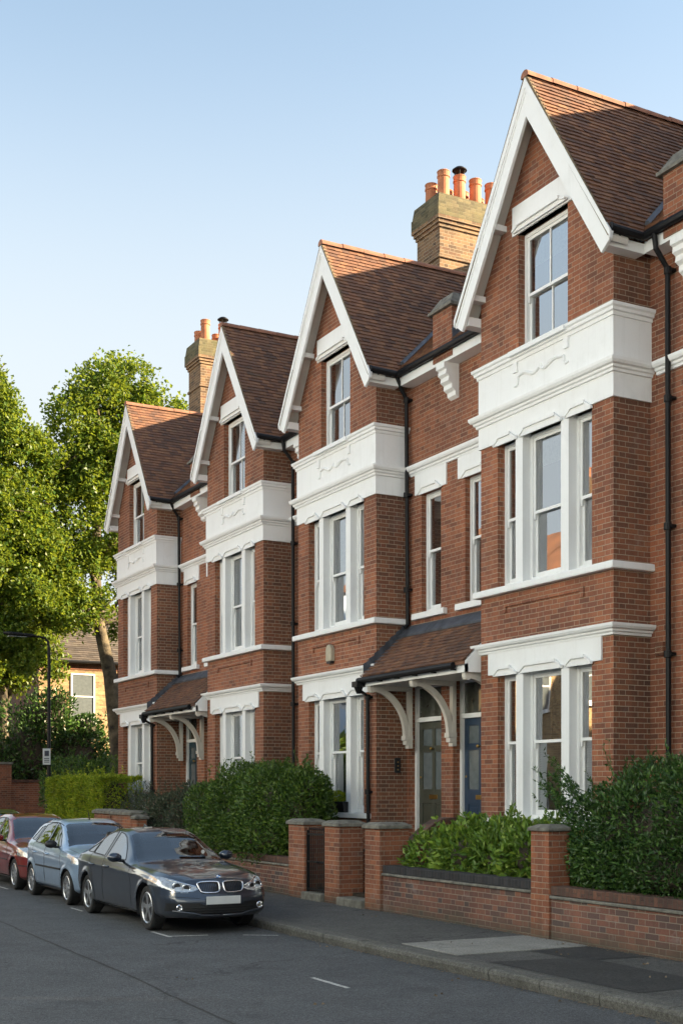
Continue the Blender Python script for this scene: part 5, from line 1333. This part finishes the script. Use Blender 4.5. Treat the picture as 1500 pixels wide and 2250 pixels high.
# dark grey saloon ---------------------------------------------------
BM = dict(L=4.52, fw=.80, rw=3.60, R=.318, track=.775, floor=.20, bulge=.13, step=.0135,
    top=[(0,.775),(.12,.80),(.4,.845),(.8,.885),(1.2,.915),(1.42,.935),(1.55,.985),(1.8,1.125),(2.1,1.285),(2.28,1.355),(2.5,1.395),(2.8,1.405),(3.1,1.385),(3.35,1.325),(3.65,1.19),(3.95,1.06),(4.08,1.035),(4.3,1.02),(4.46,.97),(4.52,.90)],
    shoulder=[(0,.66),(.15,.70),(.4,.765),(.9,.83),(1.4,.875),(2.0,.90),(3.0,.935),(3.8,.955),(4.3,.93),(4.52,.80)],
    halfw=[(0,.655),(.06,.715),(.14,.755),(.28,.788),(.5,.805),(.85,.81),(1.3,.812),(3.2,.81),(3.9,.79),(4.25,.74),(4.45,.66),(4.52,.58)],
    roofw=[(0,.46),(.3,.60),(.8,.665),(1.35,.69),(1.6,.672),(2.1,.56),(2.4,.525),(3.0,.515),(3.4,.54),(3.9,.62),(4.2,.60),(4.52,.5)],
    roofdrop=[(0,.035),(.8,.03),(1.4,.03),(1.6,.045),(2.1,.06),(2.6,.065),(3.3,.065),(3.9,.04),(4.52,.04)],
    bottom=[(0,.235),(.3,.22),(.8,.22),(1.2,.205),(3.2,.205),(3.9,.25),(4.52,.34)],
    rake=rake_fn([(.2,.05),(.32,-.005),(.45,-.01),(.56,.02),(.68,.055),(.80,.12)]), crz=curve([(0,.62),(1.0,.76),(2.5,.80),(4.4,.845)]), crease=.010,
    screen=(1.50,2.24,.655,.50), rear=(3.32,3.95), rearw=.52,
    side=[[(1.83,.945),(2.08,1.125),(2.30,1.262),(2.48,1.315),(2.66,1.33),(2.70,.965)],[(2.79,.97),(2.775,1.333),(3.0,1.325),(3.22,1.275),(3.36,1.20),(3.36,.99)],[(3.41,.995),(3.41,1.175),(3.62,1.085),(3.74,1.015),(3.72,1.0)]],
    front=[('headlight',[(.345,.625),(.36,.66),(.50,.708),(.69,.775),(.84,.80),(.84,.675),(.66,.598),(.52,.575),(.40,.59)],.66),
           ('intake',[(-.01,.255),(-.01,.405),(.27,.405),(.36,.445),(.745,.435),(.745,.33),(.42,.29),(.30,.255)],.30)],
    doors=[('front_door',[(1.42,.30),(1.40,.60),(1.52,.86),(1.83,.925),(2.735,.955),(2.735,.30)]),('rear_door',[(2.745,.30),(2.745,.955),(3.42,.98),(3.44,.86),(3.30,.70),(3.20,.48),(3.16,.30)])],
    handles=(2.52,3.24), hz=.815, lines=[([(.18,.0),(.20,.34),(.34,.60),(.85,.70),(1.40,.715)],'z'),([(0,.752),(.20,.748),(.36,.70)],'x'),([(.33,.50),(.52,.515),(.78,.53)],'x')], seats=(1.95,2.85), belt=.93, mirror=(1.86,.985), spokes=5, twin=True, spw=.017, plate=(.415,.525))
T, hit, bv, W3 = car('dark grey four door saloon parked nearest, twin oval grille facing the camera', 6.87, 16.36, BM, M['bmw'])
X0, Y0 = 6.87, 16.36
for sgn in (-1, 1):
    # twin grilles: chrome rim, black panel, upright slats
    def kid(y, z):
        return Vector(W3((hit(sgn*y, z)-.012, sgn*y, z)))
    outl = [(.032,.69),(.055,.716),(.20,.722),(.315,.710),(.338,.682),(.315,.612),(.275,.580),(.12,.572),(.055,.586),(.034,.62)]
    ring = []
    n = len(outl)
    for i in range(n):
        a, b, c, d = outl[i-1], outl[i], outl[(i+1)%n], outl[(i+2)%n]
        for k in range(4):
            u = k/4
            q = [.5*((2*b[e])+(-a[e]+c[e])*u+(2*a[e]-5*b[e]+4*c[e]-d[e])*u*u+(-a[e]+3*b[e]-3*c[e]+d[e])*u**3) for e in (0,1)]
            ring.append(q)
    pn = MB(); pn.face([Vector(W3((hit(sgn*y, z)-.004, sgn*y, z))) for y, z in ring]); 
    g = pn.build('grille', M['plastic'], T, recalc=False)
    rm = MB(); rm.tube([kid(y,z) for y, z in ring+ring[:1]], .0125, 8, cap=False); rm.build('grille_rim', M['chrome'], g, smooth=True)
    sl = MB()
    for k in range(10):
        y = .065+k*.026; zz = [z for (yy, z) in ring if abs(yy-y) < .03]
        if zz: sl.tube([kid(y, min(zz)+.012)+Vector((0,.004,0)), kid(y, (min(zz)+max(zz))/2)+Vector((0,.002,0)), kid(y, max(zz)-.012)+Vector((0,.004,0))], .005, 5)
    sl.build('grille_slat', M['rubber'], g)
    # lamps inside the headlight: two round reflectors and a bright brow
    for nm, y, z, r in (('lamp_ring',.49,.643,.05),('lamp_ring',.605,.665,.056)):
        c = Vector(W3((hit(sgn*y, z)-.004, sgn*y, z))); q = MB(); pts = [c+Vector((r*math.cos(a)*1.05,.10*r*math.cos(a)*sgn*6*.5,r*math.sin(a))) for a in [k*math.pi/10 for k in range(21)]]
        q.tube(pts, .008, 6, cap=False); q.build(nm, M['chrome'], T, smooth=True)
        q = MB(); q.face([c+Vector((r*.75*math.cos(a),.10*r*.75*math.cos(a)*sgn*3-.003,r*.75*math.sin(a))) for a in [k*math.pi/8 for k in range(16)]]); q.build('lamp_lens', M['glass'] if 0 else M['plastic'], T, recalc=False)
    br = MB(); pts = [Vector(W3((hit(sgn*y, z)-.003, sgn*y, z))) for y, z in ((.36,.655),(.44,.682),(.52,.707),(.60,.735),(.66,.752))]; br.tube(pts, .010, 6); br.build('lamp_brow', M['chrome'], T)
    br = MB(); pts = [Vector(W3((hit(sgn*y, z)-.003, sgn*y, z))) for y, z in ((.335,.628),(.40,.60),(.52,.587),(.64,.604),(.69,.625))]; br.tube(pts, .007, 6); br.build('lamp_edge', M['chrome'], T)
    c = Vector(W3((hit(sgn*.60, .375)-.004, sgn*.60, .375))); q = MB(); q.lathe([(.045,.02),(.048,-.004),(.038,-.010),(.03,.0),(.001,.004)], c, 'y', 18); q.build('fog_lamp', M['chrome'], T)
    q = MB(); pts = [Vector(W3((hit(sgn*y, z)-.012, sgn*y, z))) for y, z in ((0,.262),(.15,.262),(.30,.268),(.42,.298),(.56,.315),(.68,.33))]; q.tube(pts, .014, 6); q.build('bumper_lip', M['bmw'], T, smooth=True)
q = MB()
for z in (.30,.335,.37): q.tube([Vector(W3((hit(y,z)+.004, y, z))) for y in [(-.52+k*.08) for k in range(14)]], .007, 5)
q.build('intake_slat', M['rubber'], T)
# round badge on the nose: dark ring, quartered blue and white
bc = bv.ray_cast(Vector((-.4, 0, 1.0)), Vector((.82, 0, -.42)))
bc = bc[0] if bc[0] else Vector((.03,0,.77)); nB = Vector((-.75,0,.66)).normalized(); uB = Vector((0,1,0)); vB = nB.cross(uB).normalized()
def bpt(r, a, h): p = Vector((bc.x,0,bc.z))+nB*h+uB*(r*math.cos(a))+vB*(r*math.sin(a)); return W3(p)
q = MB(); q.face([bpt(.045, k*math.pi/12, .010) for k in range(24)]); em = q.build('emblem', M['plastic'], T, recalc=False)
q = MB(); q.tube([bpt(.044, k*math.pi/12, .011) for k in range(25)], .0035, 5, cap=False); q.build('emblem_ring', M['chrome'], em)
for k in range(4):
    q = MB(); q.face([bpt(0,0,.013)]+[bpt(.031, k*math.pi/2+i*math.pi/12, .013) for i in range(7)]); q.build('emblem_quarter', M['emblem_blue'] if k%2 else M['emblem_white'], em, recalc=False)
q = MB(); q.prism([W3((2.95,-.012,1.39)),W3((3.12,-.012,1.385)),W3((3.10,-.006,1.44)),W3((3.05,-.006,1.43))], (.024,0,0)); q.build('aerial', M['bmw'], T)
q = MB(); q.lathe([(.03,0),(.03,.002)], W3((1.64,.42,1.05)), 'y', 14); q.build('windscreen_disc', M['plate'], T)

# pale blue hatchback ---------------------------------------------------
BL = dict(L=3.85, fw=.76, rw=3.11, R=.295, track=.775, floor=.2, bulge=.12, step=.018,
    top=[(0,.76),(.15,.83),(.4,.90),(.75,.965),(.95,1.0),(1.05,1.03),(1.35,1.215),(1.65,1.365),(1.9,1.435),(2.2,1.465),(2.7,1.46),(3.15,1.41),(3.45,1.31),(3.65,1.12),(3.78,.98),(3.85,.86)],
    shoulder=[(0,.66),(.3,.80),(.8,.90),(1.3,.925),(2.2,.95),(3.0,.99),(3.5,1.0),(3.85,.82)],
    halfw=[(0,.52),(.08,.62),(.2,.69),(.45,.755),(.8,.785),(1.5,.79),(2.8,.79),(3.3,.775),(3.65,.71),(3.8,.62),(3.85,.56)],
    roofw=[(0,.44),(.5,.61),(.95,.66),(1.2,.64),(1.7,.56),(2.1,.53),(3.0,.51),(3.4,.53),(3.7,.56),(3.85,.46)],
    roofdrop=[(0,.04),(.9,.04),(1.2,.06),(1.8,.075),(2.8,.08),(3.4,.07),(3.85,.05)],
    bottom=[(0,.25),(.5,.22),(3.2,.22),(3.85,.32)],
    rake=rake_fn([(.2,.05),(.4,0),(.55,.01),(.75,.09),(.85,.15)]), crz=curve([(0,.7),(3.8,.8)]), crease=.004,
    screen=(1.06,1.74,.64,.50), rear=(3.35,3.75), rearw=.5,
    side=[[(1.30,.985),(1.52,1.16),(1.76,1.30),(1.96,1.365),(2.06,1.375),(2.12,.985)],[(2.20,.99),(2.15,1.378),(2.5,1.375),(2.80,1.33),(2.92,1.02)],[(3.0,1.04),(2.90,1.31),(3.1,1.28),(3.28,1.06)]],
    front=[('headlight',[(.42,.70),(.50,.84),(.66,.90),(.80,.90),(.80,.74),(.6,.69)],.55),('intake',[(-.01,.28),(-.01,.40),(.5,.40),(.55,.3)],.3)],
    doors=[('front_door',[(1.12,.30),(1.10,.65),(1.18,.90),(1.30,.965),(2.15,.97),(2.15,.30)]),('rear_door',[(2.16,.30),(2.16,.97),(2.98,1.0),(2.98,.80),(2.78,.62),(2.70,.30)])],
    handles=(1.98,2.80), hz=.83, lines=[([(.12,.0),(.2,.4),(.5,.6),(1.0,.68)],'z')], trim=[([(1.12,.60),(2.15,.60),(2.70,.60)],'y')], trim_r=.022, seats=(1.45,2.2), belt=.97, mirror=(1.36,1.03), darkmirror=True, spokes=9, spw=.020, plate=(.42,.52), roofbar=[([(1.75,.53),(2.2,.515),(3.0,.50)],'z')])
T2, h2, b2, W2 = car('pale blue rounded hatchback parked between the grey saloon and the red hatchback', 6.98, 20.8, BL, M['blue_car'])
q = MB(); q.tube([W2((1.95,0,1.45)),W2((2.06,0,1.62))], .006, 5); q.lathe([(.018,-.02),(.012,.01)], W2((1.95,0,1.455)), 'z', 8); q.build('aerial', M['plastic'], T2)
# dark red hatchback ---------------------------------------------------
RD = dict(L=4.18, fw=.84, rw=3.42, R=.31, track=.80, floor=.2, bulge=.11, step=.018,
    top=[(0,.76),(.15,.82),(.5,.90),(.9,.955),(1.15,.985),(1.28,1.01),(1.6,1.19),(1.95,1.37),(2.2,1.455),(2.5,1.49),(3.0,1.485),(3.5,1.43),(3.8,1.34),(4.0,1.12),(4.12,.98),(4.18,.86)],
    shoulder=[(0,.66),(.3,.78),(.9,.88),(1.4,.91),(2.4,.94),(3.4,.97),(3.9,.98),(4.18,.82)],
    halfw=[(0,.55),(.08,.65),(.2,.72),(.45,.785),(.8,.81),(1.5,.82),(3.0,.82),(3.6,.80),(4.0,.73),(4.14,.64),(4.18,.58)],
    roofw=[(0,.46),(.5,.63),(1.15,.68),(1.5,.65),(2.0,.57),(2.4,.545),(3.2,.53),(3.7,.55),(4.0,.58),(4.18,.5)],
    roofdrop=[(0,.04),(1.1,.04),(1.5,.06),(2.1,.075),(3.2,.08),(3.8,.07),(4.18,.05)],
    bottom=[(0,.25),(.5,.22),(3.5,.22),(4.18,.32)],
    rake=rake_fn([(.2,.04),(.4,0),(.55,.01),(.75,.08),(.85,.13)]), crz=curve([(0,.66),(4.1,.78)]), crease=.006,
    screen=(1.32,2.04,.66,.52), rear=(3.7,4.08), rearw=.52,
    side=[[(1.62,.965),(1.86,1.15),(2.10,1.30),(2.3,1.385),(2.44,1.40),(2.48,.975)],[(2.57,.98),(2.53,1.403),(2.9,1.40),(3.2,1.35),(3.28,1.0)],[(3.36,1.02),(3.28,1.33),(3.5,1.28),(3.66,1.05)]],
    front=[('headlight',[(.44,.66),(.47,.80),(.62,.845),(.84,.85),(.84,.70),(.64,.655)],.62),('intake',[(-.01,.28),(-.01,.42),(.5,.42),(.6,.3)],.3),('grille_void',[(-.01,.62),(-.01,.72),(.36,.72),(.34,.62)],.3)],
    doors=[('front_door',[(1.32,.30),(1.30,.65),(1.40,.88),(1.62,.945),(2.52,.96),(2.52,.30)]),('rear_door',[(2.53,.30),(2.53,.96),(3.32,.985),(3.32,.80),(3.12,.62),(3.05,.30)])],
    handles=(2.34,3.14), hz=.83, lines=[([(.12,.0),(.2,.42),(.5,.62),(1.2,.70)],'z')], trim=[([(1.32,.58),(2.52,.585),(3.05,.59)],'y'),([(.16,.50),(.35,.50),(.48,.50)],'y')], trim_r=.014, seats=(1.75,2.55), belt=.95, mirror=(1.66,1.01), spokes=10, spw=.016, plate=(.45,.55), roofbar=[([(2.1,.56),(2.6,.54),(3.6,.53)],'z')])
T3, h3, b3, W3_ = car('dark red hatchback parked third in the row of cars', 7.03, 24.5, RD, M['red_car'])
RN = dict(RD); RN['top'] = [(a, b+.03*(a > 1.5)) for a, b in RD['top']]; RN['step'] = .03
car('dark navy car at the left edge, only its roof showing over the red hatchback', 7.25, 28.85, RN, M['navy_car'])
# ------------------------------------------------------------------ light, sky, camera
S = Vector((.802, -.481, .353)).normalized()
sun = bpy.data.lights.new('sun', 'SUN'); sun.energy = 5.0; sun.angle = R(0.5); sun.color = (1.0, 0.79, 0.52)
so = bpy.data.objects.new('sun', sun); so.rotation_euler = (-S).to_track_quat('-Z', 'Y').to_euler(); so.location = (60,-40,40); COL.objects.link(so)
w = bpy.data.worlds.new('World'); SC.world = w; w.use_nodes = True
nt = w.node_tree; bg = nt.nodes['Background']
sk = nt.nodes.new('ShaderNodeTexSky'); sk.sky_type = 'NISHITA'; sk.sun_disc = False
sk.sun_elevation = math.asin(S.z); sk.sun_rotation = math.atan2(S.x, S.y)
sk.air_density = 1.0; sk.dust_density = 1.2; sk.ozone_density = 1.0
hs = nt.nodes.new('ShaderNodeHueSaturation'); hs.inputs['Saturation'].default_value = 0.80; hs.inputs['Hue'].default_value = 0.487
nt.links.new(sk.outputs[0], hs.inputs['Color'])
# the pale band of haze towards the horizon
tc = nt.nodes.new('ShaderNodeTexCoord'); sx = nt.nodes.new('ShaderNodeSeparateXYZ'); nt.links.new(tc.outputs['Generated'], sx.inputs[0])
mr = nt.nodes.new('ShaderNodeMapRange'); mr.interpolation_type = 'SMOOTHSTEP'
for i, v in ((1, 0.24), (2, 0.56), (3, 0.92), (4, 0.0)): mr.inputs[i].default_value = v
nt.links.new(sx.outputs[2], mr.inputs[0])
mx = nt.nodes.new('ShaderNodeMix'); mx.data_type = 'RGBA'; nt.links.new(mr.outputs[0], mx.inputs[0]); nt.links.new(hs.outputs[0], mx.inputs[6])
mx.inputs[7].default_value = (2.6, 2.78, 2.84, 1); nt.links.new(mx.outputs[2], bg.inputs[0]); bg.inputs[1].default_value = 0.069
cam = bpy.data.cameras.new('camera'); co = bpy.data.objects.new('camera', cam); COL.objects.link(co)
F = 2790.0; TH = math.atan(1500.0/F)
co.location = (0, 0, 2.0); co.rotation_euler = (R(90), 0, -TH)
cam.sensor_fit = 'AUTO'; cam.sensor_width = 36; cam.lens = 36*F/2250.0; cam.shift_y = (1734-1125)/2250.0
cam.clip_end = 2000; SC.camera = co
SC.view_settings.view_transform = 'Standard'; SC.view_settings.look = 'None'; SC.view_settings.exposure = EXPOSURE; SC.view_settings.gamma = 1
SC.cycles.max_bounces = 8; SC.cycles.transparent_max_bounces = 16; SC.cycles.use_denoising = True
SC.cycles.caustics_reflective = False; SC.cycles.caustics_refractive = False
SC.render.resolution_x = 682; SC.render.resolution_y = 1024
